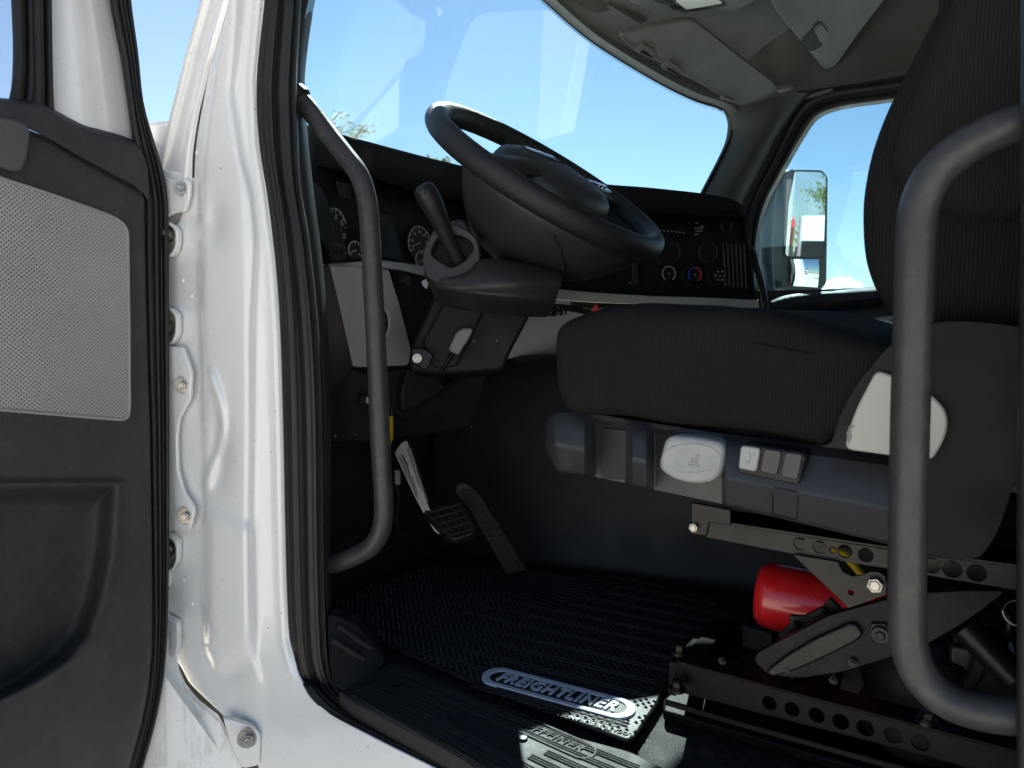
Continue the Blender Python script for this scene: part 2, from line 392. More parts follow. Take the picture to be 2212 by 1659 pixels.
# crack of sealant down the pillar
crk = [(470, 130), (466, 180), (462, 230), (468, 280), (476, 330), (485, 380)]
pts = [onwall(u, v, FWALL) + (CAM - onwall(u, v, FWALL)).normalized() * (bumpf(u, v) + .0030) for u, v in crk]
obj('sealant_crack', MB().tube(cat(pts, 8), [(.0008 + .0022 * math.sin(math.pi * min(i, 40) / 40) * random.uniform(.5, 1)) for i in range(41)], 6, flat=.5), plain('old_sealant', (.09, .085, .075), .9, 300, .001), cab)
gl_ = [onwall(u, v, FWALL) + (CAM - onwall(u, v, FWALL)).normalized() * .0048 for v, u in ((-40, 515), (0, 500), (137, 459), (250, 432), (330, 420), (384, 418))]
obj('panel_gap', MB().tube(cat(gl_, 10), .0014, 8), M['rubber'], cab)
# spot-weld dimples
for u, v in ((431, 258), (446, 5), (398, 606), (417, 640), (399, 1252), (418, 1303), (427, 330)):
    p = onwall(u, v, FWALL); n = (CAM - p).normalized(); obj('weld_dimple', MB().cyl(p + n * .002, p + n * (.0028 + bumpf(u, v)), .0036, 14, .0030), M['white'], cab)
# the sill outer panel and the wing below the hinges
PF = [(350, 1330), (373, 1365), (376, 1417), (384, 1428), (388, 1452), (402, 1486), (430, 1522), (474, 1556), (498, 1600), (523, 1658), (540, 1720), (250, 1720), (250, 1330)]
m = MB().prism([onwall(u, v, FWALL, -.012) for u, v in PF], V((.01, .02, 0)))
obj('wing_panel', m, M['white_dirty'], cab, bevel=.003)
fl = fillet([onwall(u, v, FWALL, -.024) for u, v in ((482, 1551), (513, 1560), (547, 1570), (563, 1586), (560, 1653), (523, 1660), (498, 1605))], .008)
obj('wing_flange', MB().prism(fl, V((.006, .012, 0))), M['white'], cab, bevel=.002)
bp = onwall(535, 1593, FWALL, -.0245); obj('flange_bolt', MB().bolt(bp, (-.62, -.78, 0), .0105, .012), M['steel'], cab)
# dark backing added behind the hinge gap, coloured to read as shade
m = MB().box((.16, .46, -.1), .30, .03, 1.6); obj('gap_backing', m, M['dark'], cab)

# --- rubber door seal, ribbed
SO = [(632, -640), (571, -60), (571, 0), (554, 171), (559, 308), (578, 427), (595, 567), (605, 711), (612, 950), (615, 1107), (619, 1263), (626, 1390), (645, 1460), (676, 1513), (722, 1549), (843, 1611), (941, 1659), (1140, 1757)]
SI = [(716, -640), (652, -60), (650, 0), (641, 171), (643, 273), (649, 400), (668, 520), (688, 711), (697, 882), (700, 1107), (702, 1263), (707, 1400), (714, 1455), (724, 1482), (744, 1504), (850, 1565), (925, 1603), (1039, 1659), (1240, 1757)]
so, si = resample(uvs(SO, lambda u, v: V((u, v, 0))), 150), resample(uvs(SI, lambda u, v: V((u, v, 0))), 150)
rows = []
for a, b in zip(so, si):
    pa = onwall(a.x, a.y, FWALL) if a.y < 1480 else X(a.x, a.y, -.006); pb = X(b.x, b.y, .026)
    n = (CAM - (pa + pb) / 2).normalized(); row = []
    for j in range(33):
        s = j / 32; h = .004 + .0065 * abs(math.sin(math.pi * (s * s * .9 + s * 1.6))) ** .6 * (1.3 if s < .4 else .75) + .0012 * math.sin(s * 34)
        if j in (0, 32): h = -.012
        row.append(pa.lerp(pb, s) + n * h)
    rows.append(row)
obj('door_seal', MB().patch(rows), M['rubber'], cab, smooth=60, solid=.002)
# --- pillar trim inside the seal
ti = [(790, -640), (690, -60), (678, 0), (663, 102), (656, 181), (660, 262), (676, 420), (694, 560), (706, 711), (712, 882), (713, 1107), (714, 1263), (716, 1420), (730, 1480)]
to = [(700, -640), (640, -60), (638, 0), (632, 171), (634, 273), (640, 400), (655, 520), (680, 711), (690, 882), (694, 1107), (696, 1263), (700, 1400), (712, 1470), (722, 1486)]
a_, b_ = resample(uvs(to, lambda u, v: X(u, v, .034)), 60), resample(uvs(ti, lambda u, v: X(u, v, .075)), 60)
rows = [[p.lerp(q, s) + V((-.006, -.01, 0)) * math.sin(math.pi * s) for s in [k / 10 for k in range(11)]] + [q + V((.03, .10, 0))] for p, q in zip(a_, b_)]
obj('near_pillar_trim', MB().patch(rows), M['dark'], cab, smooth=50, solid=.003)

# --- windshield
H = [(560, -600), (800, -370), (980, -190), (1080, -95), (1182, 0), (1279, 83), (1405, 162), (1497, 209), (1555, 228), (1579, 243), (1588, 268), (1583, 300), (1567, 336), (1525, 417), (1490, 486)]
rows = []
def sun_lift(x): return max(0., min(1., (.86 - x) / .22)) * max(0., min(1., (x - .05) / .15))  # raises the unseen near half of the header so more sun gets in
def wsrow(x, s):
    zt = 1.24 + .17 * (1 - ((x - .92) / .87) ** 2) + .05 + .055 * sun_lift(x); z = .86 + (zt - .86) * s; return V((x, wsY(x, z) + .004, z))
for i in range(25):
    rows.append([wsrow(.05 + 1.78 * j / 40, i / 24) for j in range(41)])
ws = obj('windshield', MB().patch(rows), M['windshield'], cab, smooth=180)
# frit: black baked border
hp = resample(uvs(H, lambda u, v: V((u, v, 0))), 120)
def inward(i, d):
    t = (hp[min(i + 1, 119)] - hp[max(i - 1, 0)]).normalized(); n = V((-t.y, t.x, 0)); return hp[i] + n * d
IV = next(i for i in range(120) if hp[i].y > -25); IC = next(i for i in range(120) if hp[i].y > 234)
def mirrored(rows, a, b): return [[V((1.835 - p.x, p.y, p.z + .055 * sun_lift(1.835 - p.x))) for p in r] for r in rows[a:b][::-1]]
rows = [[WS(inward(i, k).x, inward(i, k).y, .004) for k in (-18, -6, 3, 8)] for i in range(IV, 120)]
rows = mirrored(rows, 1, IC - IV) + rows
obj('windshield_border', MB().patch(rows), plain('black_frit', (.006, .006, .006), .5, gd=0), ws, smooth=180)
m = MB()
for i in range(IV, 118):
    for q in range(3):
        k = i + q / 3.; i0 = int(k); c = inward(i0, 10.5).lerp(inward(min(i0 + 1, 119), 10.5), k - i0); p = WS(c.x, c.y, .0042); r_ = .0019
        n = (CAM - p).normalized(); a = n.orthogonal().normalized(); b = n.cross(a)
        m.add([p + (a * math.cos(t * math.pi / 3) + b * math.sin(t * math.pi / 3)) * r_ for t in range(6)], [tuple(range(6))])
obj('border_dots', m, bpy.data.materials['black_frit'], ws, smooth=0)

# --- header, headliner, roof
hh = [inward(i, 0) for i in range(120)]
top = [WS(p.x, p.y, .012) for p in hh[IV:IC - 2]]
top = [V((1.835 - p.x, p.y, p.z + .055 * sun_lift(1.835 - p.x))) for p in top[:0:-1]] + top
def roofpt(p, s):                                     # from the header back to the roof
    c = V((p.x * .97 + .027, p.y - .55, 1.50)); mid = V((p.x, p.y - .10, max(p.z + .10, 1.455)))
    return p * (1 - s) ** 2 + mid * 2 * s * (1 - s) + c * s * s
rows = [[roofpt(p, s) for s in [(k / 16) for k in range(17)]] for p in top]
obj('headliner', MB().patch(rows), M['headliner'], cab, smooth=180, solid=.006)
rows = []
for i in range(IV, IC + 4):
    a = inward(i, -1); p = WS(a.x, a.y, .016); q_ = inward(i, -22); q = WS(q_.x, q_.y, .03)
    rows.append([p + V((0, .012, .0)), p, p.lerp(q, .5) + V((0, -.008, -.006)), q, q + V((0, .0, .03))])
rows = mirrored(rows, 1, IC - IV) + rows
obj('header_trim', MB().patch(rows), M['headtrim'], cab, smooth=50)
rr_ = [(1580, 225), (1640, 207), (1678, 190), (1740, 196), (1850, 180), (1943, 164), (2080, 145), (2300, 120)]
edge = [X(u, v, 1.80) for u, v in rr_]
rows = []
for i in range(41):
    s = i / 40; e = resample(edge, 41)[i]
    row = []
    for k in range(17):
        t = k / 16; c = V((1.52, e.y, 1.50)); mid = V((1.74, e.y, e.z + .14)); p = e * (1 - t) ** 2 + mid * 2 * t * (1 - t) + c * t * t; row.append(p)
    rows.append(row)
obj('side_headliner', MB().patch(rows), M['roofcloth'], cab, smooth=180, solid=.005)
obj('roof', MB().box((.92, -.85, 1.535), 1.9, 1.9, .05), M['roofcloth'], cab, bevel=.01)
obj('rear_wall', MB().box((.92, -1.78, .6), 1.9, .05, 2.0), M['dark'], cab)
obj('near_side_wall', MB().prism([V((-.03, y, z)) for y, z in ((-.90, -.4), (-1.8, -.4), (-1.8, 1.56), (-.88, 1.56), (-.875, 1.3), (-.875, .0))], V((.065, 0, 0))), M['white'], cab, bevel=.01)
obj('near_roof_rail', MB().prism([V((-.03, y, z)) for y, z in ((.09, 1.36), (-.99, 1.40), (-.99, 1.56), (.02, 1.56))], V((.07, 0, 0))), M['white'], cab, bevel=.01)
obj('far_side_wall', MB().prism([V((1.86, y, z)) for y, z in ((-1.05, -.3), (-1.8, -.3), (-1.8, 1.56), (-1.05, 1.56))], V((.05, 0, 0))), M['dark'], cab, bevel=.01)
obj('sleeper_side', MB().prism([V((1.9, y, z)) for y, z in ((-1.2, -.6), (-3.3, -.6), (-3.3, 2.2), (-1.5, 2.2), (-1.25, 1.6))], V((.20, 0, 0))), M['white'], cab, bevel=.03)
obj('near_lower_side', MB().box((.022, -.55, -.27), .03, 1.0, .44), M['white'], cab)
# --- far windshield pillar
pl = [(1581, 236), (1586, 250), (1589, 268), (1584, 300), (1568, 338), (1526, 419), (1495, 480), (1470, 530)]
pr = [(1746, 200), (1722, 225), (1696, 262), (1678, 290), (1654, 336), (1608, 428), (1585, 490), (1565, 540)]
pa, pb = resample(uvs(pl, lambda u, v: WS(u, v, .014)), 40), resample(uvs(pr, lambda u, v: X(u, v, 1.815)), 40)
rows = []
for p, q in zip(pa, pb):
    rows.append([p + V((.01, .03, 0))] + [p.lerp(q, s) + V((-.03, -.02, 0)) * (math.sin(math.pi * s) ** .7) for s in [k / 14 for k in range(15)]] + [q + V((.03, 0, 0))])
obj('far_pillar_trim', MB().patch(rows), M['pillar'], cab, smooth=60)
obj('far_corner_trim', MB().prism(fillet([X(u, v, 1.835) for u, v in ((1550, 238), (1640, 222), (1745, 214), (1800, 196), (1790, 150), (1640, 140), (1530, 180))], .01), V((.02, 0, 0))), M['headtrim'], cab, bevel=.004)
m = MB().prism(fillet([X(u, v, 1.79) for u, v in ((1672, 186), (1712, 180), (1716, 188), (1678, 196))], .004), V((.03, 0, 0)))
obj('trim_clip', m, M['headtrim'], cab, bevel=.002)

# --- far door: rubber surround, trim, window
FO = [(2080, 122), (1943, 150), (1850, 165), (1765, 178), (1722, 200), (1690, 246), (1650, 340), (1606, 430), (1588, 520), (1588, 640), (1600, 700)]
FI = [(2080, 196), (1920, 217), (1850, 226), (1804, 235), (1768, 250), (1743, 279), (1684, 380), (1652, 445), (1636, 510), (1631, 603), (1640, 690)]
fo, fi = resample(uvs(FO, lambda u, v: X(u, v, 1.83)), 80), resample(uvs(FI, lambda u, v: X(u, v, 1.87)), 80)
rows = []
for p, q in zip(fo, fi):
    row = [p + V((.02, 0, 0))]
    for k in range(25):
        s = k / 24; hgt = .012 * (abs(math.sin(math.pi * s * 2.5)) ** .6); row.append(p.lerp(q, s) + V((-hgt, 0, 0)))
    rows.append(row + [q + V((.03, 0, 0))])
obj('far_window_surround', MB().patch(rows), M['black'], cab, smooth=60)
gl = [X(u, v, 1.885) for u, v in FI[1:]] + [X(1640, 720, 1.885), X(2080, 700, 1.885), X(2080, 190, 1.885)]
obj('far_window', MB().prism(gl, V((.005, 0, 0))), M['window'], cab, smooth=0)
# belt and door lining
bt = [(1640, 652), (1700, 633), (1800, 625), (1890, 618), (2100, 600)]
def beltrow(dv, x): return resample(uvs([(u, v + dv) for u, v in bt], lambda u, v: X(u, v, x)), 30)
rows = list(zip(beltrow(0, 1.90), beltrow(2, 1.85), beltrow(8, 1.82), beltrow(26, 1.805), beltrow(40, 1.83)))
obj('far_door_belt', MB().patch([list(r) for r in rows]), M['dark'], cab, smooth=60)
rows = list(zip(beltrow(40, 1.83), beltrow(55, 1.815), beltrow(200, 1.81), beltrow(620, 1.83)))
obj('far_door_lining', MB().patch([list(r) for r in rows]), M['dark'], cab, smooth=60, solid=.01)
m = MB().prism(fillet([X(u, v, 1.79) for u, v in ((1868, 690), (1945, 679), (1948, 689), (1875, 701))], .004), V((.03, 0, 0)))
obj('armrest_strip', m, M['lever'], cab, bevel=.004)
obj('far_door_lower', MB().box((1.88, -.5, .2), .06, 1.5, .9), M['dark'], cab)
# far fender side of the cab below the windshield, seen as a sliver of shell
m = MB().prism([V((x, y, .86)) for x, y in ((-.06, .30), (.0, .12), (.5, .40), (.92, .46), (1.4, .38), (1.84, .1), (1.9, .1), (1.9, .9), (-.06, .9))], V((0, 0, -.3)))
obj('cowl_top', m, M['white'], cab, bevel=.01)
m = MB()
m.prism([V((x, .9, z)) for x, z in ((.1, .56), (1.75, .56), (1.75, -1.), (.1, -1.))], V((0, .9, -.02)))
obj('hood', m, M['white'], cab, bevel=.08, seg=4)

# --- overhead: console with lamp, storage lid
cz = 1.455
oc = fillet([Z(u, v, cz - .05) for u, v in ((1290, -70), (1356, 10), (1428, 39), (1521, 42), (1600, 27), (1652, -6), (1730, -80), (1500, -160))], .05)
con = obj('overhead_console', MB().prism(oc, V((0, 0, .10))), M['headtrim'], cab, bevel=.018, seg=4)
lampc = [Z(u, v, cz - .053) for u, v in ((1426, -6), (1452, 22), (1479, 29), (1571, 13), (1547, -14), (1500, -30))]
obj('lamp_bezel', MB().prism(fillet(lampc, .006), V((0, 0, .01))), M['black'], con, bevel=.002)
lampl = [Z(u, v, cz - .058) for u, v in ((1460, 4), (1482, 22), (1560, 8), (1540, -10))]
obj('lamp_lens', MB().prism(fillet(lampl, .004), V((0, 0, .008))), M['clear'], con, bevel=.002)
m = MB()
a, b = Z(1400, -6, cz - .056), Z(1448, -10, cz - .056)
for k in range(7):
    p = Z(1408 + 6 * k, -2 + 1.2 * k - 6, cz - .057); q = Z(1420 + 6 * k, 12 + 1.0 * k - 6, cz - .057); m.tube([p, q], .0018, 6)
obj('speaker_slots', m, M['black'], con)
pb_ = plane3(Z(1664, 5, 1.39), Z(1790, 150, 1.32), Z(1900, 0, 1.42))
lid = fillet([pb_(u, v) for u, v in ((1664, 3), (1690, -40), (1960, -60), (1860, 70), (1806, 146), (1781, 154), (1678, 28))], .02)
nrm = (lid[0] - lid[8]).cross(lid[20] - lid[8]).normalized(); nrm = nrm if nrm.z > 0 else -nrm
ovl = obj('storage_lid', MB().prism(lid, nrm * .03), M['headtrim'], cab, bevel=.010, seg=3)
rec = fillet([pb_(u, v) - nrm * .0015 for u, v in ((1729, 86), (1738, 78), (1771, 45), (1788, 66), (1775, 100), (1755, 110), (1746, 107))], .008)
obj('latch_recess', MB().prism(rec, nrm * .001), M['dash'], ovl, smooth=0)
lt = fillet([pb_(u, v) - nrm * .010 for u, v in ((1757, 60), (1772, 46), (1786, 64), (1778, 92), (1770, 84))], .005)
obj('latch', MB().prism(lt, nrm * .009), M['headtrim'], ovl, bevel=.003)
# track behind the visor
tk = MB()
for dv in (0, 7, 14):
    tk.tube([WS(1312 + dv, 9 - dv * .4, .09), WS(1384 + dv, 50 - dv * .5, .09)], .0045, 8)
obj('visor_track', tk, M['headtrim'], cab)
m = MB().prism(fillet([WS(u, v, .075) for u, v in ((1190, -25), (1262, 18), (1290, 30), (1350, 12), (1310, -30))], .02), V((0, -.01, .03)))
obj('header_cover', m, M['headtrim'], cab, bevel=.01)

# --- sun visor (its own thing, hinged in clips)
va, vb, vc = WS(1350, 92, .10), WS(1600, 222, .10), None
vc = Z(1500, 50, 1.375)
vp = plane3(va, vb, vc); n = (vb - va).cross(vc - va).normalized(); n = n if n.z > 0 else -n
vis = thing('sun_visor', 'grey stitched sun visor folded up along the headliner above the windshield', 'sun visor', (va + vb) / 2)
vo = fillet([vp(u, v) for u, v in ((1337, 75), (1410, 56), (1484, 43), (1500, 47), (1520, 62), (1600, 125), (1672, 180), (1679, 196), (1650, 214), (1606, 229), (1576, 216), (1478, 160), (1360, 99))], .012)
obj('visor_panel', MB().prism(vo, n * .018), M['visor'], vis, bevel=.007, seg=4)
c0 = sum(vo, V()) / len(vo)
obj('stitched_edge', MB().tube([p.lerp(c0, .012) - n * .0015 for p in vo + vo[:1]], .0016, 6), M['visor'], vis)
for (u, v) in ((1395, 111), (1451, 148)):
    cl_ = fillet([vp(u + a, v + b) - n * .006 for a, b in ((-24, -6), (-8, -20), (14, -8), (20, 4), (10, 10), (4, 2), (-6, -6), (-14, 2))], .003)
    obj('visor_clip', MB().prism(cl_, n * .010), M['headtrim'], vis, bevel=.002)
    obj('clip_pin', MB().tube([vp(u - 12, v - 2) - n * .004, vp(u + 12, v + 10) - n * .004], .004, 10), M['dash'], vis)
obj('visor_hinge', MB().tube([vp(1558, 207) - n * .003, vp(1580, 214) - n * .003], .006, 10), M['headtrim'], vis)

# --- floor, toe board, engine cover
obj('cab_floor', MB().box((.91, -.75, -.02), 1.80, 2.0, .036), M['vinyl'], cab)
TUN = [(.595, .32), (.615, .10), (.64, -.05), (.74, -.44), (.80, -1.0), (.84, -1.7)]
rows = []
tl = resample([V((x, y, 0)) for x, y in TUN], 60)
for z, lean in ((-.01, 0), (.03, .012), (.10, .03), (.2, .05), (.32, .075), (.40, .10), (.44, .13), (.46, .2), (.465, .45)):
    rows.append([p + V((lean, lean * .25, z)) for p in tl])
obj('engine_cover', MB().patch(rows), M['cover'], cab, smooth=60, solid=.004)
rows = [[V((x, y + .0, z)) for x in (-.02, .3, .62, .95)] for y, z in ((.235, -.005), (.27, .03), (.33, .16), (.34, .5), (.34, .75))]
obj('toe_board', MB().patch(rows), M['cover'], cab, smooth=60, solid=.01)
# crease in the engine cover
ck = [W(1, 1)] if False else None
m = MB()
for u, v in ((1250, 1150),):
    pass
def T(u, v): return onwall(u, v, [(x + .045, y + .01) for x, y in TUN])
obj('cover_crease', MB().tube(cat([T(u, v) + V((-.004, -.004, 0)) for u, v in ((1225, 1158), (1280, 1166), (1340, 1168), (1420, 1160), (1520, 1150))], 6), .007, 8, flat=.5), M['cover'], cab)
# corner trim of the kick panel
kt = [(707, 1325), (770, 1348), (835, 1428), (808, 1452), (745, 1492), (722, 1482), (712, 1440)]
kc = plane3(X(712, 1330, .035), Z(745, 1492, .012), Z(835, 1430, .012))
m = MB().prism(fillet([kc(u, v) for u, v in kt], .012), V((.03, .03, -.005)))
kick = obj('kick_trim', m, M['sill'], cab, bevel=.006)
m = MB()
for a, b, c_, d in ((716, 1382, 784, 1424), (728, 1352, 800, 1402)):
    p, q = kc(a, b), kc(c_, d); m.tube([p + V((-.002, -.003, .002)), q + V((-.002, -.003, .002))], .0045, 8)
obj('kick_rib', m, M['sill'], kick)
# carpet step left of mat
m = MB().prism([Z(u, v, .004) for u, v in ((700, 1262), (760, 1238), (930, 1214), (1000, 1214), (770, 1362), (712, 1330))], V((0, 0, .004)))
obj('floor_edge', m, M['cover'], cab)

# --- sill plate with ribs and raised lettering
SPL = [(728, 1494), (742, 1478), (790, 1452), (858, 1428), (1058, 1516), (1215, 1582), (1364, 1622), (1500, 1690), (1400, 1790), (1250, 1750), (1039, 1652), (925, 1597), (850, 1559), (765, 1516)]
sp = fillet([Z(u, v, .010) for u, v in SPL], .012)
sill = obj('sill_plate', MB().prism(sp, V((0, 0, -.03))), M['sill'], cab, bevel=.004)
m = MB()
a0, a1 = Z(765, 1497, .012), Z(870, 1440, .012)
b0, b1 = Z(1170, 1690, .012), Z(1430, 1640, .012)
for i, s in enumerate((.03, .16, .30, .44, .58, .72, .86)):
    p = Z(762 + (860 - 762) * s, 1500 - (1500 - 1437) * s, .011); q = Z(1120 + 300 * s, 1712 - 62 * s, .011)
    cuts = [(0, 1)] if s < .35 or s > .66 else [(.01, .42), (.80, 1.0)]
    for c0_, c1_ in cuts:
        for o_ in (-1, 0, 1):
            t = (q - p).normalized(); nn = V((-t.y, t.x, 0)) * .0042 * o_
            m.tube([p.lerp(q, c0_) + nn, p.lerp(q, c1_) + nn], .0014, 6, flat=.6)
obj('sill_rib', m, M['sill'], sill)
def capsule(c, xd, yd, L, Hh, n=24):
    r = Hh / 2; out = []
    for k in range(n): t = -math.pi / 2 + math.pi * k / (n - 1); out.append(c + xd * (L / 2 - r + r * math.cos(t)) + yd * r * math.sin(t))
    for k in range(n): t = math.pi / 2 + math.pi * k / (n - 1); out.append(c + xd * (-L / 2 + r + r * math.cos(t)) + yd * r * math.sin(t))
    return out
def ring(m, o, i, h):
    n = len(o); zz = V((0, 0, h))
    m.add(list(o) + list(i) + [p + zz for p in o] + [p + zz for p in i],
          [(k, (k + 1) % n, (k + 1) % n + 2 * n, k + 2 * n) for k in range(n)] + [(n + k, 3 * n + k, 3 * n + (k + 1) % n, n + (k + 1) % n) for k in range(n)] +
          [(2 * n + k, 2 * n + (k + 1) % n, 3 * n + (k + 1) % n, 3 * n + k) for k in range(n)]); return m
pL, pR = Z(1048, 1528, .011), Z(1284, 1632, .011)
xd = (pR - pL).normalized(); yd = V((-xd.y, xd.x, 0)); c = (pL + pR) / 2; Ls = (pR - pL).length
obj('sill_emblem_ring', ring(MB(), capsule(c, xd, yd, Ls, Ls * .20), capsule(c, xd, yd, Ls * .975, Ls * .172), .0008), M['sill'], sill)
obj('sill_lettering', textmesh('FREIGHTLINER', Ls * .125, c + V((0, 0, .0002)), xd, yd, .0005, .25, .0002, 'CENTER', Ls * .80), M['sill'], sill, smooth=0)
for u, v in ((855, 1485), (1130, 1597)):
    obj('sill_screw', MB().cyl(Z(u, v, .010), Z(u, v, .010) + V((0, 0, .003)), .006, 16), M['frame'], sill, bevel=.001)
print('sill', Ls, c)

# --- rubber floor mat
MZ = .016
mat_o = [(704, 1306), (760, 1280), (840, 1250), (937, 1223), (1031, 1216), (1150, 1236), (1360, 1252), (1512, 1287), (1600, 1330), (1560, 1400), (1437, 1478), (1424, 1520), (1390, 1570), (1370, 1602), (1355, 1608), (1195, 1548), (1000, 1472), (860, 1410), (769, 1364)]
mo = fillet([Z(u, v, MZ - .006) for u, v in mat_o], .02)
matt = thing('floor_mat', 'black ribbed rubber floor mat with silver name badge in front of the driver seat', 'floor mat', Z(1100, 1400, 0))
obj('mat_body', MB().prism(mo, V((0, 0, .006))), M['mat'], matt, bevel=.003)
def inside(p, poly):
    c = False; n = len(poly)
    for i in range(n):
        a, b = poly[i], poly[i - 1]
        if (a.y > p.y) != (b.y > p.y) and p.x < (b.x - a.x) * (p.y - a.y) / (b.y - a.y) + a.x: c = not c
    return c
bL, bR = Z(1046, 1456, MZ), Z(1371, 1543, MZ)
xb = (bR - bL).normalized(); yb = V((-xb.y, xb.x, 0)); bc = (bL + bR) / 2; Lb = (bR - bL).length
print('badge', bL, bR, Lb)
studs = MB(); ribs = MB(); band = .040
mc = sum(mo, V()) / len(mo)
ins = [p.lerp(mc, .03) for p in mo]
pad = [Z(u, v, MZ) for u, v in ((1130, 1238), (1345, 1262), (1185, 1318), (1085, 1280))]
sx = -4
x = .03
k = 0
bad = capsule(bc, xb, yb, Lb * 1.02, Lb * .215)
while x < .85:
    row = k % 6
    y = -.62
    if row < 4:
        while y < .26:
            p = bc + yb * (x - bc.x) + xb * (-(y - bc.y)); p.z = MZ
            if inside(p, ins) and not inside(p, bad) and not inside(p, pad):
                a, b = .0036, .0030; yy = .0058 if row % 2 else 0
                q = p + xb * yy
                studs.add([q - xb * a, q - yb * b, q + xb * a, q + yb * b, q + V((0, 0, .0032))], [(0, 1, 4), (1, 2, 4), (2, 3, 4), (3, 0, 4)])
            y += .0116
        x += .0068
    else:
        run = None; y = -.62
        while y < .27:
            p = bc + yb * (x - bc.x) + xb * (-(y - bc.y)); p.z = MZ; ok = inside(p, ins) and not inside(p, bad) and not inside(p, pad)
            if ok: run = (run[0] if run else p, p)
            if (not ok or y + .01 >= .27) and run:
                if (run[1] - run[0]).length > .02: ribs.tube([run[0], run[1]], .0024, 6, flat=.8)
                run = None
            y += .01
        x += .0075
    k += 1
obj('mat_studs', studs, M['mat'], matt, smooth=0)['kind'] = 'stuff'
obj('mat_ribs', ribs, M['mat'], matt)
hp_ = MB(); hp_.prism(fillet([p + V((0, 0, .0005)) for p in pad], .01), V((0, 0, .002)))
for i in range(11):
    s = (i + .5) / 11; hp_.tube([pad[0].lerp(pad[3], s) + V((0, 0, .003)), pad[1].lerp(pad[2], s) + V((0, 0, .003))], .0022, 6)
obj('heel_pad', hp_, M['mat'], matt)
zz = V((0, 0, .0))
obj('badge_ring', ring(MB(), capsule(bc, xb, yb, Lb, Lb * .225), capsule(bc, xb, yb, Lb * .895, Lb * .150), .0035), M['badge'], matt, bevel=.0012)
obj('badge_field', MB().prism(capsule(bc + V((0, 0, .0008)), xb, yb, Lb * .90, Lb * .155), V((0, 0, .0006))), M['dash'], matt, smooth=0)
obj('badge_letters', textmesh('FREIGHTLINER', Lb * .148, bc + V((0, 0, .0022)), xb, yb, .0016, .25, .0007, 'CENTER', Lb * .78), M['badge'], matt, smooth=0)
fl0 = bc - yb * Lb * .185
wv = MB()
for r_ in range(4):
    wv.tube([bc - yb * (Lb * (.128 + .018 * r_)) + xb * (k * .0022 - .12) + yb * .0028 * abs(math.sin(k * .0022 / .0125 * math.pi + r_ * math.pi / 2)) for k in range(106)], .0011, 5)
obj('flange_scales', wv, M['mat'], matt)
obj('mat_flange_text', textmesh('LOCATE THIS FLANGE UNDER TH', Lb * .042, fl0 + xb * .055 - yb * .006 + V((0, 0, .0008)), -xb, -yb, .0006), M['mat'], matt, smooth=0)
# ================================================================ DRIVER DOOR (open, on the plane Y = .2)
DY = .21
def dY(u, v, o=0.): return Y(u, v, DY + o)
door = thing('driver_door', 'open white driver door with black trim panel, grey perforated speaker grille and map pocket', 'truck door', (-.3, .24, -.2))
# painted shell and window frame
sh = [(-260, -80), (236, -80), (236, 0), (262, 130), (292, 312), (330, 420), (345, 560), (345, 1400), (322, 1560), (296, 1680), (-260, 1760)]
shell = MB().prism([dY(u, v, .07) for u, v in ((236, 0), (262, 130), (296, 330), (330, 420), (338, 560), (336, 1400), (315, 1560), (285, 1690))] + [V((x, DY + .07, z)) for x, z in ((-.13, -.42), (-.95, -.42), (-.95, .90))] + [dY(u, v, .07) for u, v in ((100, 300), (98, 200), (90, -90), (78, -580), (214, -580), (236, -90))], V((0, .035, 0)))
obj('door_shell', shell, M['white'], door, bevel=.006)
rows = []
fl_ = resample(uvs([(76, -590), (88, -90), (94, 0), (100, 130), (110, 240), (130, 300)], lambda u, v: V((u, v, 0))), 30); fr_ = resample(uvs([(216, -590), (238, -90), (238, 0), (263, 130), (290, 311), (300, 345)], lambda u, v: V((u, v, 0))), 30)
for a, b in zip(fl_, fr_):
    row = []
    for k in range(31):
        s = k / 30; u, v = a.x + (b.x - a.x) * s, a.y + (b.y - a.y) * s
        row.append(dY(u, v, .018 - .010 * math.exp(-((s - .42) / .18) ** 2) + .012 * (s > .70) * (s - .7) / .3 + .014 * math.exp(-((s - .9) / .035) ** 2) * 0))
    rows.append(row)
obj('window_frame', MB().patch(rows), M['white'], door, smooth=180, solid=.003)
# glass and its run channels at the far left
obj('door_glass', MB().prism([dY(u, v, .03) for u, v in ((24, -590), (36, -100), (34, 150), (20, 235))] + [V((x, DY + .03, z)) for x, z in ((-.92, .88), (-.92, 1.30))], V((0, .005, 0))), M['lens'], door, smooth=0)
for nm, a, b, pr in (('glass_seal', [(8, -590), (22, -90), (26, 0), (30, 120), (22, 215), (-10, 262)], [(52, -590), (70, -90), (68, 0), (70, 130), (66, 215), (50, 262)], .008), ('glass_channel', [(48, -590), (66, -90), (64, 0), (67, 130), (66, 222), (60, 262)], [(84, -590), (101, -90), (101, 0), (103, 130), (106, 234), (112, 290)], .014)):
    pa, pb = resample(uvs(a, lambda u, v: dY(u, v, .01)), 30), resample(uvs(b, lambda u, v: dY(u, v, .012)), 30)
    rows = [[p.lerp(q, s) + V((0, -pr * abs(math.sin(math.pi * s * 1.5)) ** .6, 0)) for s in [k / 16 for k in range(17)]] for p, q in zip(pa, pb)]
    obj(nm, MB().patch(rows), M['rubber'], door, smooth=60, solid=.003)
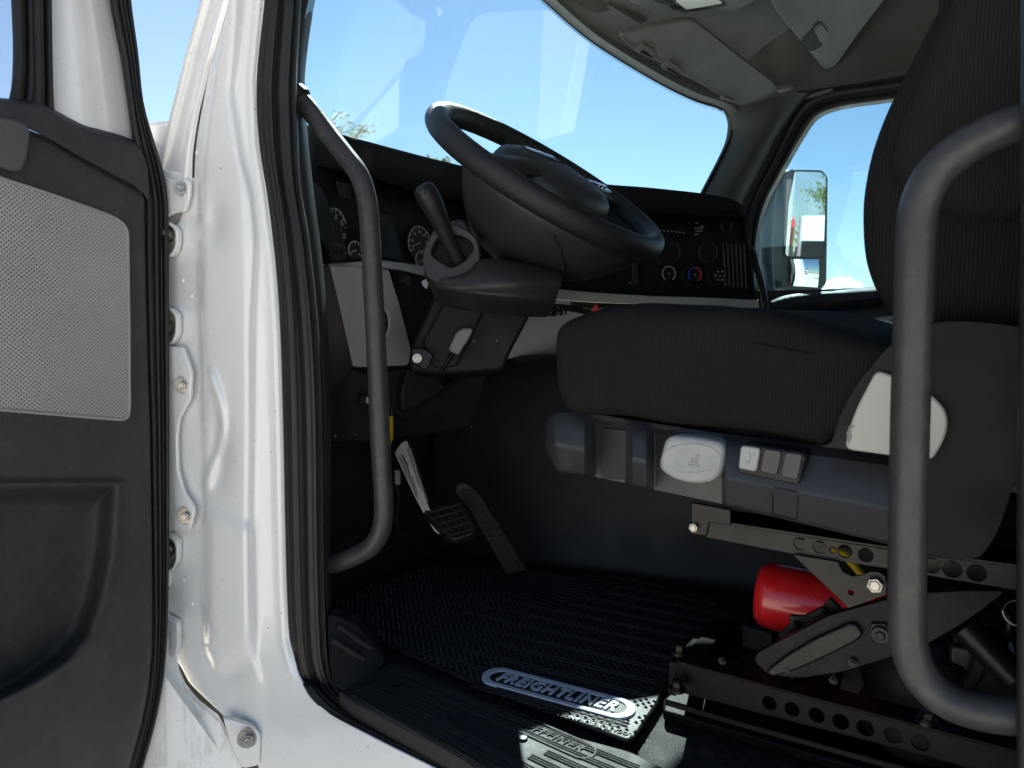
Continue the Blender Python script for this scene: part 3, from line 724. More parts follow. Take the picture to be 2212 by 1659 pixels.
# weather seal round the edge of the door
wo = [(246, -590), (268, -90), (270, 0), (286, 120), (297, 222), (318, 300), (340, 372), (350, 440), (352, 567), (353, 900), (353, 1107), (352, 1263), (347, 1400), (338, 1480), (322, 1560), (300, 1640), (280, 1710)]
wi = [(212, -590), (234, -90), (236, 0), (262, 130), (284, 290), (294, 350), (302, 400), (309, 440), (310, 567), (316, 800), (321, 950), (326, 1263), (326, 1400), (318, 1490), (302, 1570), (282, 1640), (262, 1710)]
pa, pb = resample(uvs(wi, lambda u, v: dY(u, v, .012)), 90), resample(uvs(wo, lambda u, v: dY(u, v, .016)), 90)
rows = [[p.lerp(q, k / 26) + V((0, -.003 - .009 * abs(math.sin(math.pi * (k / 26) * 2.5)) ** .55 * (1.3 if k > 15 else .8), 0)) for k in range(27)] + [q + V((-.003, .03, 0))] for p, q in zip(pa, pb)]
obj('weather_seal', MB().patch(rows), M['rubber'], door, smooth=60, solid=.002)
# belt trim with its shelf and cap
bt_t = [(-300, 190), (40, 217), (55, 214), (82, 219), (106, 233), (171, 268), (219, 283), (260, 294), (292, 310), (304, 340)]
bt_b = [(-300, 130), (0, 253), (40, 268), (92, 292), (165, 335), (239, 373), (275, 393), (296, 408), (304, 420), (308, 428)]
pa, pb = resample(uvs(bt_t, lambda u, v: dY(u, v, .008)), 50), resample(uvs([(u, v + 9) for u, v in bt_b], lambda u, v: dY(u, v, -.006)), 50)
rows = [[p + V((0, .02, 0))] + [p.lerp(q, k / 14) + V((0, -.016 * math.sin(math.pi * .5 * min(1, (k / 14) * 3)) + .018 * max(0, (k / 14 - .6)) / .4 * 0, 0)) for k in range(15)] for p, q in zip(pa, pb)]
obj('belt_trim', MB().patch(rows), M['doortrim'], door, smooth=50, solid=.003)
zt_ = dY(100, -570, 0).z; xa = dY(212, -560, 0).x
obj('window_frame_top', MB().box(((xa - .95) / 2, DY + .045, zt_ + .01), abs(xa + .95), .075, .06), M['white'], door, bevel=.012)
obj('window_frame_rear', MB().box((-.925, DY + .045, (zt_ + .9) / 2), .07, .075, zt_ - .88), M['white'], door, bevel=.012)
xl = dY(-296, 900, 0).x
obj('rear_trim', MB().prism([V((x, DY - .018, z)) for x, z in ((xl, -.40), (-.94, -.40), (-.94, .90), (xl, .90))], V((0, .08, 0))), M['doortrim'], door, bevel=.012)
obj('pull_handle', MB().tube(cat([V((-.80, DY - .02, .30)), V((-.80, DY - .06, .34)), V((-.80, DY - .065, .55)), V((-.80, DY - .02, .60))], 6), .014, 14), M['black'], door)
cp = dY(290, 384, -.016); obj('screw_cap', MB().cyl(cp, cp + V((0, -.004, 0)), .0125, 28, .011), M['doortrim'], door, bevel=.001)
# main panel: a relief sheet holding the pocket
PB = [(0, 250), (92, 294), (239, 374), (296, 408), (309, 424)]
def rim(u, v):                                         # >0 inside the pocket
    top = 1062 + (u - 100) * -.02; right = interp([(1050, 236), (1100, 233), (1200, 226), (1300, 205), (1370, 180), (1420, 140), (1460, 85), (1500, 10), (1540, -80), (1600, -300)], v)
    return min(v - top, (right - u))
rows = []
pt = [(-300, 118), (0, 256), (92, 295), (239, 376), (290, 404), (303, 416), (309, 432)]
for i in range(300):
    s = i / 299; row = []
    for j in range(150):
        w = j / 149; u = -300 + 300 * (w / .3) if w < .3 else (w - .3) / .7 * 326
        ue = interp([(420, 310), (567, 311), (800, 317), (950, 322), (1263, 327), (1400, 327), (1490, 319), (1570, 303), (1640, 283), (1800, 230)], 300 + 1500 * s)
        if u > 0: u = u / 326 * ue
        vt = interp(pt, u); v = vt + (500 - vt) * s / .15 if s < .15 else 500 + 1300 * (s - .15) / .85
        dd = 0.
        f = rim(u, v)
        k = 1 / (1 + math.exp(-max(-60, min(60, f / 10.)))); dd += .055 * k
        dd -= .012 * math.exp(-((f + 14) / 16) ** 2) * (1 if v > 1040 else 0)
        # the sheet swells towards the bottom of the pocket
        dd -= .030 * max(0, min(1, (v - 1150) / 400)) * (1 - k) * max(0, min(1, (330 - u) / 200))
        edge_d = min(ue - u, v - vt); dd += .010 * math.exp(-max(edge_d, 0) / 5)
        row.append(dY(u, v, -.018 + dd))
    rows.append(row)
obj('trim_panel', MB().patch(rows), M['doortrim'], door, smooth=180, solid=.003)
# shelf rail under the belt and the grey bezel
gp = [(-300, 205), (0, 256), (30, 262), (52, 272), (60, 290), (52, 345), (40, 372), (20, 372), (-300, 250)]
obj('grey_bezel', MB().prism(fillet([dY(u, v, -.020) for u, v in gp], .012), V((0, -.012, 0))), plain('grey_bezel', (.075, .075, .076), .5), door, bevel=.004)
# speaker grille
gr = [(-300, 262), (0, 386), (120, 425), (239, 468), (262, 482), (273, 500), (276, 700), (277, 880), (274, 900), (262, 906), (0, 884), (-300, 860)]
g1 = fillet([dY(u, v, -.019) for u, v in gr], .010)
obj('speaker_grille', MB().prism(g1, V((0, -.006, 0))), M['grille'], door, bevel=.003)
gc = sum(g1, V()) / len(g1)
obj('grille_rim', MB().tube([p + V((-.001, -.0055, 0)) for p in g1 + g1[:1]], .0022, 8), plain('grille_rim_grey', (.27, .26, .25), .55), door)

# ================================================================ HINGE FITTINGS ON THE FRAME
def HW(u, v, o=0.): return onwall(u, v, FWALL, -o)
hn = V((-.80, -.60, 0)).normalized()
def bracket(nm, label, poly, bolts, th=.010, group='white hinge fittings in the door gap', lip=None, raised=.006):
    c = HW(poly[0][0], poly[0][1], raised); b = thing(nm, label, 'hinge bracket', c, group)
    pp = fillet([HW(u, v, raised) for u, v in poly], .006)
    obj('plate', MB().prism(pp, hn * th), M['white'], b, bevel=.0022)
    for (u, v, r) in bolts:
        p = HW(u, v, raised + th); obj('bolt_grime', MB().cyl(p, p + hn * .0004, r * 1.85, 20), M['grime'], b); obj('bolt', MB().bolt(p, hn, r, r * 1.05), M['steel'], b)
    return b
bracket('hinge_bracket', 'white bolted hinge bracket at the top of the door gap, below the cowl panel', [(300, 366), (338, 378), (383, 391), (407, 387), (417, 395), (415, 427), (407, 457), (379, 463), (349, 479), (300, 500)], [(393, 407, .0068)])
bracket('hinge_plate', 'long white hinge plate with wavy edge and two bolts', [(300, 747), (400, 748), (412, 780), (420, 804), (417, 861), (393, 902), (388, 940), (390, 1012), (402, 1058), (425, 1094), (425, 1112), (415, 1143), (379, 1141), (352, 1152), (300, 1160)], [(395, 832, .0075), (402, 1114, .008)], raised=.010)
def cup(label, u0, v0, u1, v1, bu, bv):
    b = thing('hinge_cup', label, 'hinge bracket', HW(u1, v1, .004), 'white hinge fittings in the door gap')
    o = [(u0 - 50, v0), (u1 - 14, v0), (u1, v0 + 15), (u1, v1 - 24), (u1 - 10, v1 - 4), (u1 - 20, v1), (u0 - 50, v1 + 6)]
    pp = fillet([HW(u, v, .004) for u, v in o], .008); ii = [p.lerp(sum(pp, V()) / len(pp), .16) for p in pp]
    n = len(pp); e = hn * .016; mb = MB()
    mb.add(pp + ii + [p + e for p in pp] + [p + e for p in ii], [(k, (k + 1) % n, (k + 1) % n + 2 * n, k + 2 * n) for k in range(n)] + [(n + k, 3 * n + k, 3 * n + (k + 1) % n, n + (k + 1) % n) for k in range(n)] + [(2 * n + k, 2 * n + (k + 1) % n, 3 * n + (k + 1) % n, 3 * n + k) for k in range(n)])
    obj('cup_rim', mb, M['white'], b, bevel=.0015)
    obj('cup_floor', MB().prism(ii, hn * .003), M['grime'], b)
    p = HW(bu, bv, .007); ax = (hn * .75 + V((-.55, .5, 0))).normalized()
    mb = MB(); mb.cyl(p, p + hn * .005, .0135, 24); mb.cyl(p + hn * .005, p + hn * .010, .0115, 24, .0095); mb.bolt(p + hn * .010, hn, .0075, .013)
    obj('cup_bolt', mb, M['steel'], b); return b
cup('white hinge cup holding a stud, directly under the top hinge bracket', 352, 482, 393, 557, 363, 506)
cup('white hinge cup with stud, directly above the long hinge plate', 352, 664, 393, 745, 362, 707)
cup('white hinge cup with oily stud, directly below the long hinge plate', 352, 1150, 393, 1229, 366, 1182)
b = thing('hinge_claw', 'white claw shaped hinge arm low in the door gap above the wing panel', 'hinge bracket', HW(390, 1400, .004), 'white hinge fittings in the door gap')
obj('claw', MB().prism(fillet([HW(u, v, .004) for u, v in ((320, 1290), (356, 1296), (366, 1325), (393, 1337), (394, 1380), (390, 1408), (381, 1414), (377, 1402), (376, 1352), (352, 1350), (320, 1350))], .005), hn * .016), M['white'], b, bevel=.003)
p = HW(352, 1262, .010); obj('knuckle', MB().cyl(p, p + V((-.01, -.008, .03)), .016, 20), M['white'], b, bevel=.004)

# ================================================================ GRAB HANDLES
def handle(nm, label, pts, r):
    h = thing(nm, label, 'grab handle', pts[0], 'curved grab handles at the doorway'); path = cat(pts, 8)
    obj('grip_tube', MB().tube(path, r, 28), M['tube'], h, smooth=180)
    for a, b in ((path[0], path[1]), (path[-1], path[-2])):
        t = (a - b).normalized(); obj('end_flange', MB().cyl(a - t * .004, a + t * .012, r * 1.35, 28), M['black'], h, bevel=.002)
    return h
handle('grab_handle', 'slim dark grab handle on the windshield pillar beside the steering wheel',
       [X(646, 214, .05), X(664, 232, .056), X(703, 282, .066), X(745, 335, .072), X(775, 376, .076), X(791, 425, .078), X(798, 480, .078), X(806, 620, .078), X(815, 800, .078), X(823, 980, .078), X(829, 1080, .078), X(826, 1135, .077), X(806, 1176, .073), X(768, 1200, .067), X(725, 1216, .06), X(692, 1222, .052)], .0146)
handle('grab_handle', 'thick dark grab handle in the right foreground in front of the driver seat backrest',
       [V((.02, -.93, X(2330, 240, .01).z + .004)), X(2330, 240, .01), X(2250, 257, .006), X(2165, 278, .003), X(2085, 318, .0), X(2022, 372, .0), X(1988, 440, .0), X(1978, 520, .0), X(1972, 700, .0), X(1966, 900, .0), X(1962, 1100, .0), X(1959, 1300, .0), X(1963, 1390, .0), X(1988, 1460, .0), X(2045, 1513, .0), X(2130, 1540, .003), X(2230, 1549, .006), X(2330, 1552, .01), V((.02, -.93, X(2330, 1552, .01).z))], .0146)
# seal on the near edge of the rear door post
mb = MB(); pth = [X(2236, -100, -.02), X(2234, 400, -.02), X(2226, 1000, -.02), X(2224, 1500, -.02), X(2226, 1800, -.02)]
mb.tube(cat(pth, 6), .008, 16)
obj('rear_post_seal', mb, M['rubber'], cab)
# ================================================================ DASHBOARD
dash = thing('dashboard', 'wraparound black dashboard with gauges, rotary knobs and grey trim below the windshield', 'dashboard', (.6, .3, .3))
def wcurve(pts, o, n): return [W(p.x, p.y, o * min(1., max(0., (p.x - 676) / 130)) if o > .018 else o) for p in resample(cat([V((a, b, 0)) for a, b in pts], 8), n)]
def strip(name, cols, mat, par, n=60, **k):
    return obj(name, MB().patch([list(r) for r in zip(*[wcurve(c, o, n) for c, o in cols])]), mat, par, **k)
TOPC = [(664, 270), (700, 280), (800, 307), (965, 350), (1100, 378), (1310, 398), (1400, 405), (1520, 418), (1575, 429), (1600, 440), (1612, 458)]
BRW = [(664, 352), (700, 360), (800, 384), (965, 428), (1100, 446), (1310, 456), (1400, 458), (1520, 466), (1575, 468), (1596, 470), (1606, 472)]
def dv(c, a): return [(u, v + a) for u, v in c]
n = 70
tp = wcurve(TOPC, .07, n)
rows = []
base = []
for p in tp:
    x = min(max(p.x, .0), 1.84); base.append(V((x * .9 + p.x * .1, max(wsY(min(max(p.x, .04), 1.8), .9) + .035, p.y + .06), min(p.z - .012, .885))))
cols = [wcurve(dv(BRW, -28), -.03, n), wcurve(dv(BRW, -4), .03, n), wcurve(BRW, .056, n), wcurve(dv(BRW, -12), .066, n), wcurve(dv(TOPC, 22), .075, n), wcurve(dv(TOPC, 6), .074, n), tp, [a.lerp(b, .06) + V((0, 0, -.001)) for a, b in zip(tp, base)], [a.lerp(b, .5) + V((0, 0, -.01)) for a, b in zip(tp, base)], base]
obj('top_pad', MB().patch([list(r) for r in zip(*cols)]), M['dash'], dash, smooth=60)
FB = [(676, 566), (705, 572), (820, 568), (914, 578), (1000, 594), (1206, 628), (1388, 641), (1500, 645), (1634, 648)]
FT = [(668, 308), (705, 320), (820, 350), (914, 380), (1000, 405), (1206, 420), (1388, 430), (1500, 440), (1602, 455)]
strip('fascia', [(FT, 0.), (FB, .0)], M['dash'], dash, 60, solid=.006)
# end of the fascia towards the passenger
e0, e1 = W(1606, 440, .01), W(1636, 668, .01); back = V((.12, .30, 0))
obj('fascia_end', MB().prism([e0, e1, e1 + back, e0 + back + V((0, 0, -.02))], V((.012, .004, 0))), M['dash'], dash, bevel=.003)
m = MB().prism([V((1.25, .05, .55)), V((1.84, -.02, .55)), V((1.84, .15, .55)), V((1.25, .3, .55))], V((0, 0, .34)))
obj('passenger_dash', m, M['dash'], dash, bevel=.04, seg=4)
# grey trim band
gs_t = [(708, 570), (760, 566), (820, 562), (914, 574), (1000, 590), (1206, 624), (1388, 638), (1500, 642), (1638, 648)]
gs_b = [(712, 584), (760, 580), (843, 581), (922, 598), (1000, 613), (1203, 646), (1373, 656), (1500, 661), (1640, 668)]
strip('trim_band', [(dv(gs_t, 1), -.01), (gs_t, .012), (dv(gs_t, 3), .016), (dv(gs_b, -2), .016), (gs_b, .012), (dv(gs_b, 1), -.01)], M['grey'], dash, 70, smooth=50)
gp = [(713, 572), (780, 574), (842, 583), (846, 600), (862, 650), (889, 755), (884, 790), (764, 794), (752, 740), (734, 660)]
g1 = fillet([W(u, v, .020) for u, v in gp], .012)
gpanel = obj('trim_panel', MB().prism(g1, V((.012, .03, 0))), M['grey'], dash, bevel=.006, seg=3)
def disc(u, v, o, r, th, mat, name, par, r1=None, n=32, sq=1.):
    p = W(u, v, o); t = (W(u + 4, v, o) - W(u - 4, v, o)); t.z = 0; t.normalize(); nn = V((t.y, -t.x, 0))
    return obj(name, MB().cyl(p, p + nn * th, r, n, r1 or r), mat, par, bevel=min(.0015, th * .3)), p, t, nn
o_, p, t, nn = disc(812, 697, .021, .036, .004, M['dash'], 'vent_opening', gpanel)
rg = [p + t * .036 * math.cos(a * math.pi / 20) + V((0, 0, 1)) * .040 * math.sin(a * math.pi / 20) + nn * .004 for a in range(41)]
obj('vent_ring', MB().tube(rg, .005, 8), M['grey'], gpanel)
# dark recess right of the panel, with small controls
rc = [W(u, v, .002) for u, v in ((846, 584), (930, 598), (946, 640), (893, 752), (862, 650))]
obj('recess', MB().prism(rc, V((.01, .02, 0))), M['dash'], dash)
disc(868, 606, .004, .012, .018, M['dark'], 'rotary_switch', dash)
# knee bolster
kt_ = [(684, 566), (700, 580), (724, 640), (757, 793), (885, 793), (960, 798), (1088, 786), (1188, 786), (1400, 800), (1560, 800)]
kb_ = [(684, 964), (700, 962), (760, 958), (800, 956), (845, 952), (930, 940), (1050, 915), (1203, 850), (1400, 850), (1560, 850)]
strip('knee_bolster', [(kt_, .0), (dv(kt_, 5), .014), (dv(kt_, 50), .020), (dv(kb_, -40), .016), (dv(kb_, -6), .006), (kb_, -.01), (dv(kb_, 4), -.12)], M['dark'], dash, 80, smooth=40)
# angular return beside the door
kk = [W(u, v, .034) for u, v in ((712, 570), (762, 794), (757, 800), (701, 902), (692, 900), (690, 580))]
obj('side_return', MB().prism(kk, V((.01, .03, 0))), M['dark'], dash, bevel=.004)
sw = [(866, 800), (951, 830), (962, 836), (940, 862), (880, 925), (905, 860)]
obj('column_fairing', MB().prism(fillet([W(u, v, .05) for u, v in ((882, 800), (930, 812), (962, 835), (938, 858), (870, 890), (868, 850))], .01), V((.02, .05, 0))), M['dark'], dash, bevel=.006)
sc_ = [W(u, v, .045) for u, v in ((880, 868), (918, 862), (1000, 806), (1088, 798), (1090, 806), (1005, 818), (925, 876), (885, 880))]
obj('lower_scoop', MB().prism(sc_, V((.01, .03, 0))), M['black'], dash, bevel=.004)
for u, v in ((722, 942), (766, 938), (1017, 921), (1060, 914), (1110, 897)): disc(u, v, .012, .0028, .004, M['steel'], 'bolster_screw', dash, n=10)
# centre lower grey panel
cl_ = [(1150, 655), (1240, 662), (1440, 676), (1440, 790), (1188, 787), (1086, 786)]
cpn = obj('lower_panel', MB().prism([W(u, v, .012) for u, v in cl_], V((.01, .03, 0))), M['grey'], dash, bevel=.004)
obj('panel_outline', MB().tube([W(u, v, .0125) for u, v in ((1180, 690), (1184, 686), (1240, 690), (1240, 730), (1182, 728), (1178, 700), (1180, 690))], .0012, 6), M['dark'], cpn)
# switch bank
sb = [W(u, v, .020) for u, v in ((1174, 654), (1250, 660), (1430, 673), (1430, 700), (1236, 686), (1182, 682))]
bank = obj('switch_bank', MB().prism(fillet(sb, .004), V((.01, .03, 0))), M['black'], dash, bevel=.002)
for i in range(7):
    u = 1180 + 18.5 * i; q = [W(a, b, .0215) for a, b in ((u, 657 + i * 1.1), (u + 16.5, 658 + i * 1.1), (u + 17.5, 681 + i * .6), (u + 2, 680 + i * .6))]
    k_ = obj('switch', MB().prism(q, V((-.002, -.002, 0))), M['black'], bank, bevel=.0012)
    mb = MB()
    for (a, b, w_, h_) in ((5, 3, 7, 1.2), (5, 5.5, 4, 1.2), (4, 17, 8, 1.3), (4, 20, 6, 1.2)):
        qq = [W(u + a + x, 657 + i * 1.0 + b + y, .0245) for x, y in ((0, 0), (w_, .3), (w_, h_ + .3), (0, h_))]; mb.add(qq, [(0, 1, 2, 3)])
    obj('switch_marks', mb, M['dim_ink'], k_, smooth=0)
hz = [W(u, v, .026) for u, v in ((1276, 673), (1287, 655), (1297, 674))]
obj('hazard_button', MB().prism(hz, V((-.003, -.002, 0))), M['red_ink'], bank)
hz2 = [W(u, v, .0295) for u, v in ((1282.5, 669), (1287, 661.5), (1291.5, 669.5))]
obj('hazard_mark', MB().tube(hz2 + hz2[:1], .0007, 6), M['white_ink'], bank)

# instrument cluster
def arcpts(p, t, r, a0, a1, n=24, o=V()): return [p + o + t * r * math.cos(R(a0 + (a1 - a0) * k / (n - 1))) + V((0, 0, 1)) * r * math.sin(R(a0 + (a1 - a0) * k / (n - 1))) for k in range(n)]
def gauge(u, v, r, nums, label, a0=215, a1=-35):
    o_, p, t, nn = disc(u, v, .004, r * 1.06, .004, M['black'], 'gauge', dash); f = nn * .0046
    obj('gauge_arc', MB().tube(arcpts(p, t, r, a0, a1, 40, f), .0009, 6), M['white_ink'], o_)
    tk = MB(); k = len(nums) * 2 - 1
    for i in range(k):
        a = R(a0 + (a1 - a0) * i / max(k - 1, 1)); d = t * math.cos(a) + V((0, 0, 1)) * math.sin(a); tk.tube([p + f + d * r * .86, p + f + d * r * .98], .0008 if i % 2 else .0012, 5)
    obj('gauge_ticks', tk, M['white_ink'], o_)
    for i, s in enumerate(nums):
        a = R(a0 + (a1 - a0) * i / max(len(nums) - 1, 1)); d = t * math.cos(a) + V((0, 0, 1)) * math.sin(a)
        if s: obj('gauge_number', textmesh(s, r * .27, p + f + d * r * .68, t, V((0, 0, 1)), .0003), M['white_ink'], o_, smooth=0)
    nd = R(200); d = t * math.cos(nd) + V((0, 0, 1)) * math.sin(nd)
    obj('needle', MB().tube([p + f * 1.3, p + f * 1.3 + d * r * .8], [.0016, .0007], 6), M['white_ink'], o_)
gauge(722, 510, .052, ['0', '5', '10', '15', '20', '25', '30'], '')
gauge(903, 525, .036, ['5', '15', '25', '35', '45', '55', '65'], '')
gauge(764, 541, .018, ['0', '', '5', '', '10'], '')
gauge(908, 562, .020, ['0', '', '60', '', '120'], '')
ds = [W(u, v, .006) for u, v in ((806, 452), (845, 464), (876, 566), (826, 556))]
scr = obj('display', MB().prism(ds, V((.004, .008, 0))), plain('dark_display', (.008, .010, .013), .4, gd=0, spec=.2), dash, bevel=.002)
obj('display_marks', textmesh('- - -', .012, W(828, 472, .0085), (W(850, 470, 0) - W(830, 470, 0)), V((0, 0, 1)), .0002), M['faint_ink'], scr, smooth=0)
# vent by the door, and a gloss patch shaped as sky glare on the cluster lens
vt = [W(u, v, .040) for u, v in ((667, 386), (697, 409), (722, 470), (751, 556), (736, 560), (714, 549), (676, 450))]
vent = obj('side_vent', MB().prism(fillet(vt, .006), V((.01, .02, 0))), M['black'], dash, bevel=.003)
mb = MB()
for s in range(5):
    mb.tube([W(697 + s * 5.5, 470 + s * 14, .043), W(712 + s * 6.5, 466 + s * 14 + 8, .043)], .0022, 6)
for s in range(4): mb.tube([W(708 + s * 9, 480, .044), W(716 + s * 9, 545 + s * 3, .044)], .0016, 6)
obj('vent_louvre', mb, M['dark'], vent)
mb = MB().prism(fillet([W(u, v, .045) for u, v in ((726, 390), (760, 398), (768, 431), (735, 425))], .004), V((.004, .01, -.004)))
obj('glare_patch', mb, plain('gloss_black', (.02, .022, .025), .04, gd=0, coat=1.), dash, bevel=.002)

# centre stack
for (u, v, col, nm) in ((1437, 592, 'white_ink', 'fan'), (1492, 594, None, 'temp'), (1546, 597, None, 'mode')):
    o_, p, t, nn = disc(u, v, .003, .029, .004, M['black'], 'control_knob', dash)
    obj('knob_grip', MB().cyl(p + nn * .004, p + nn * .022, .022, 36, .0195), M['dash'], o_, bevel=.002); f = nn * .0228
    if nm == 'fan': obj('knob_ring', MB().tube(arcpts(p, t, .0185, 240, -60, 40, f), .0016, 8), M['dim_ink'], o_)
    if nm == 'temp':
        obj('knob_ring', MB().tube(arcpts(p, t, .0185, 240, 90, 24, f), .0016, 8), M['blue_ink'], o_)
        obj('knob_ring', MB().tube(arcpts(p, t, .0185, 80, -60, 24, f), .0016, 8), M['red_ink'], o_)
    if nm == 'mode':
        mb = MB()
        for k in range(6):
            c = arcpts(p, t, .013, 60 * k, 60 * k, 2, f)[0]; mb.tube([c - t * .003, c + t * .003], .0013, 6); mb.tube([c + V((0, 0, .003)), c + V((0, 0, .001)) + t * .002], .0011, 6)
        obj('knob_marks', mb, M['dim_ink'], o_)
    obj('pointer', MB().cyl(p + f, p + f + nn * .0015, .0022, 8), M['dim_ink'], o_)
for u, v, r in ((1568, 489, .018), (1528, 545, .03), (1440, 545, .04)):
    o_, p, t, nn = disc(u, v, .003, r, .005, M['black'], 'dial_socket', dash); obj('socket_lip', MB().tube(arcpts(p, t, r * .85, 0, 360, 30, nn * .005), .0018, 6), M['dark'], o_)
mb = MB()
for k in range(7): q = W(1424 + 8.5 * k, 497 + .9 * k, .004); mb.tube([q, W(1428 + 8.5 * k, 497.6 + .9 * k, .004)], .0013, 5)
obj('radio_marks', mb, M['dim_ink'], dash)
mb = MB()
for (u, v, w_, h_) in ((1502, 480, 7, 3), (1500, 492, 12, 3), (1503, 498, 14, 3), (1499, 504, 9, 4), (1513, 487, 6, 8), (1487, 479, 5, 2), (1362, 468, 5, 2), (1362, 472, 6, 2), (1361, 476, 6, 2)):
    mb.add([W(u + a, v + b, .0045) for a, b in ((0, 0), (w_, 0), (w_, h_), (0, h_))], [(0, 1, 2, 3)])
obj('stack_labels', mb, M['faint_ink'], dash, smooth=0)  # small faint label marks on the centre stack
mb = MB()
for k in range(6):
    u = 1562 + 9 * k; mb.tube([W(u, 524 + k, .006), W(u + 5, 618 + k, .006)], .003, 6)
obj('outer_vent', mb, M['dark'], dash)
st = [W(u, v, .0045) for u, v in ((1252, 580), (1258, 574), (1264, 578), (1270, 573), (1276, 580), (1275, 588), (1278, 593), (1271, 600), (1267, 607), (1262, 600), (1253, 596), (1255, 589))]
obj('sticker_residue', MB().prism(st, V((-.001, -.001, 0))), plain('sticker_paper', (.14, .135, .13), .9), dash, smooth=0)
sb_ = MB().prism([W(u, v, .02) for u, v in ((1364, 562), (1377, 564), (1382, 616), (1368, 618))], V((.004, .006, 0)))
obj('mount_bar', sb_, M['dark'], dash, bevel=.002); disc(1361, 611, .004, .004, .004, M['steel'], 'bar_screw', dash, n=12)
cb = thing('radio_cable', 'dark cable rising beside the passenger end of the dashboard', 'cable', W(1655, 655, -.05))
obj('cable_sheath', MB().tube(cat([V((1.50, -.15, .74)), *[X(u, v, 1.55) for u, v in ((1622, 540), (1634, 575), (1645, 615), (1652, 650), (1656, 690))]], 8), .010, 12), M['rubber'], cb)

# ================================================================ STEERING WHEEL
Wc = V((.379, -.187, .787)); T0 = R(36)
E1, E2, EN = V((1, 0, 0)), V((0, math.cos(T0), math.sin(T0))), V((0, -math.sin(T0), math.cos(T0)))
def wp(r, a, h=0.): return Wc + (E1 * math.cos(R(a)) + E2 * math.sin(R(a))) * r + EN * h
whl = thing('steering_wheel', 'black leather steering wheel with wide hub pad, tilted towards the driver seat', 'steering wheel', Wc)
RW = .209
rows = []
for i in range(144):
    a = 360 * i / 144; row = []
    for j in range(24):
        b = 2 * math.pi * j / 24; rr, hh_ = .0180, .0195
        if math.cos(b) < -.1 and math.sin(b) < .5: rr *= 1 + .10 * math.sin(R(a) * 42) * (1 if 20 < a < 160 else .0)
        row.append(wp(RW + rr * math.cos(b), a, hh_ * math.sin(b)))
    rows.append(row)
rows.append(rows[0]); obj('rim', MB().patch(rows, True), M['leather'], whl, smooth=180)
# deep shroud behind the lower half
rows = []
for (r, h) in ((.208, -.006), (.204, -.024), (.188, -.050), (.160, -.082), (.130, -.108), (.102, -.128), (.08, -.138), (.06, -.145)):
    rows.append([wp(r * (1 - .04 * abs(math.cos(R(a)))), a, h - .008 * math.sin(R((a - 180) * 1.))) for a in [176 + 190 * k / 60 for k in range(61)]])
obj('shroud', MB().patch(rows), M['shroud'], whl, smooth=180, solid=.005)
for a0, sg in ((176, 1), (366, -1)):
    rows = [[wp(r * .965, a0 + sg * (0 + 3 * s), h) for s in (0, 1)] for (r, h) in ((.206, -.004), (.196, -.045), (.146, -.10), (.06, -.14))]
# panel line on the shroud
pl_ = [wp(r * .975, a, h) for r, a, h in ((.205, 226, -.034), (.19, 236, -.060), (.17, 246, -.088), (.15, 252, -.107), (.13, 254, -.12))]
obj('shroud_panel', MB().tube(cat(pl_, 6), .0028, 8), M['shroud'], whl)
# spokes with switches
for sgn in (-1, 1):
    a = 0 if sgn > 0 else 180
    prof = []
    rows = []
    for k in range(13):
        s = k / 12; r = .085 + (.20 - .085) * s; w_ = .060 - .012 * math.sin(math.pi * s); h = .012 - .012 * s
        c = Wc + E1 * sgn * r - E2 * .018
        rows.append([c + E2 * w_ * .5 * q + EN * (h + .006 * (1 - q * q)) for q in [x / 6 - 1 for x in range(13)]])
    obj('spoke', MB().patch(rows), M['shroud'], whl, smooth=60, solid=.012)
    mb = MB()
    c = Wc + E1 * sgn * .150 - E2 * .012 + EN * (.013 if sgn > 0 else .003)
    obj('switch_pad', MB().prism(fillet([c + E1 * a_ + E2 * b_ for a_, b_ in ((-.028, -.018), (.028, -.014), (.028, .018), (-.028, .022))], .008), EN * .006), plain('gloss_switch', (.012, .012, .013), .12, gd=0), whl, bevel=.002)
    for q in (-1, 0, 1):
        cc = c + E1 * .016 * q + E2 * .004 + EN * .006; mb.cyl(cc, cc + EN * .003, .006, 14)
    obj('wheel_button', mb, M['chrome'] if sgn > 0 else M['dark'], whl, bevel=.001)
# hub pad
rows = []
for (s, h) in ((1.04, -.03), (1.04, .004), (1.0, .016), (.94, .022), (.8, .029), (.55, .034), (.25, .036), (.02, .0365)):
    rows.append([Wc - E2 * .012 + E1 * .108 * s * math.copysign(abs(math.cos(t)) ** .75, math.cos(t)) + E2 * .092 * s * math.copysign(abs(math.sin(t)) ** .8, math.sin(t)) + EN * (h - .006) for t in [2 * math.pi * k / 64 for k in range(64)]])
obj('hub_pad', MB().patch(rows, True), plain('hub_pad_grained', (.034, .034, .034), .5, 260, .0007, .15, (.1, .098, .095), 12), whl, smooth=60)  # paler than the rim leather: sunlight on the pad put into its colour
obj('hub_lettering', textmesh('FREIGHTLINER', .0135, Wc + E2 * .040 + EN * .0275, E1, E2, .0008, .25, .0004), M['chrome'], whl, smooth=0)
obj('hub_groove', MB().tube([wp(.0, 0, .031) + E1 * .085 * math.cos(R(a)) + E2 * (.02 + .014 * math.sin(R(a))) for a in range(180, 361, 6)], .0012, 6), M['dash'], whl)

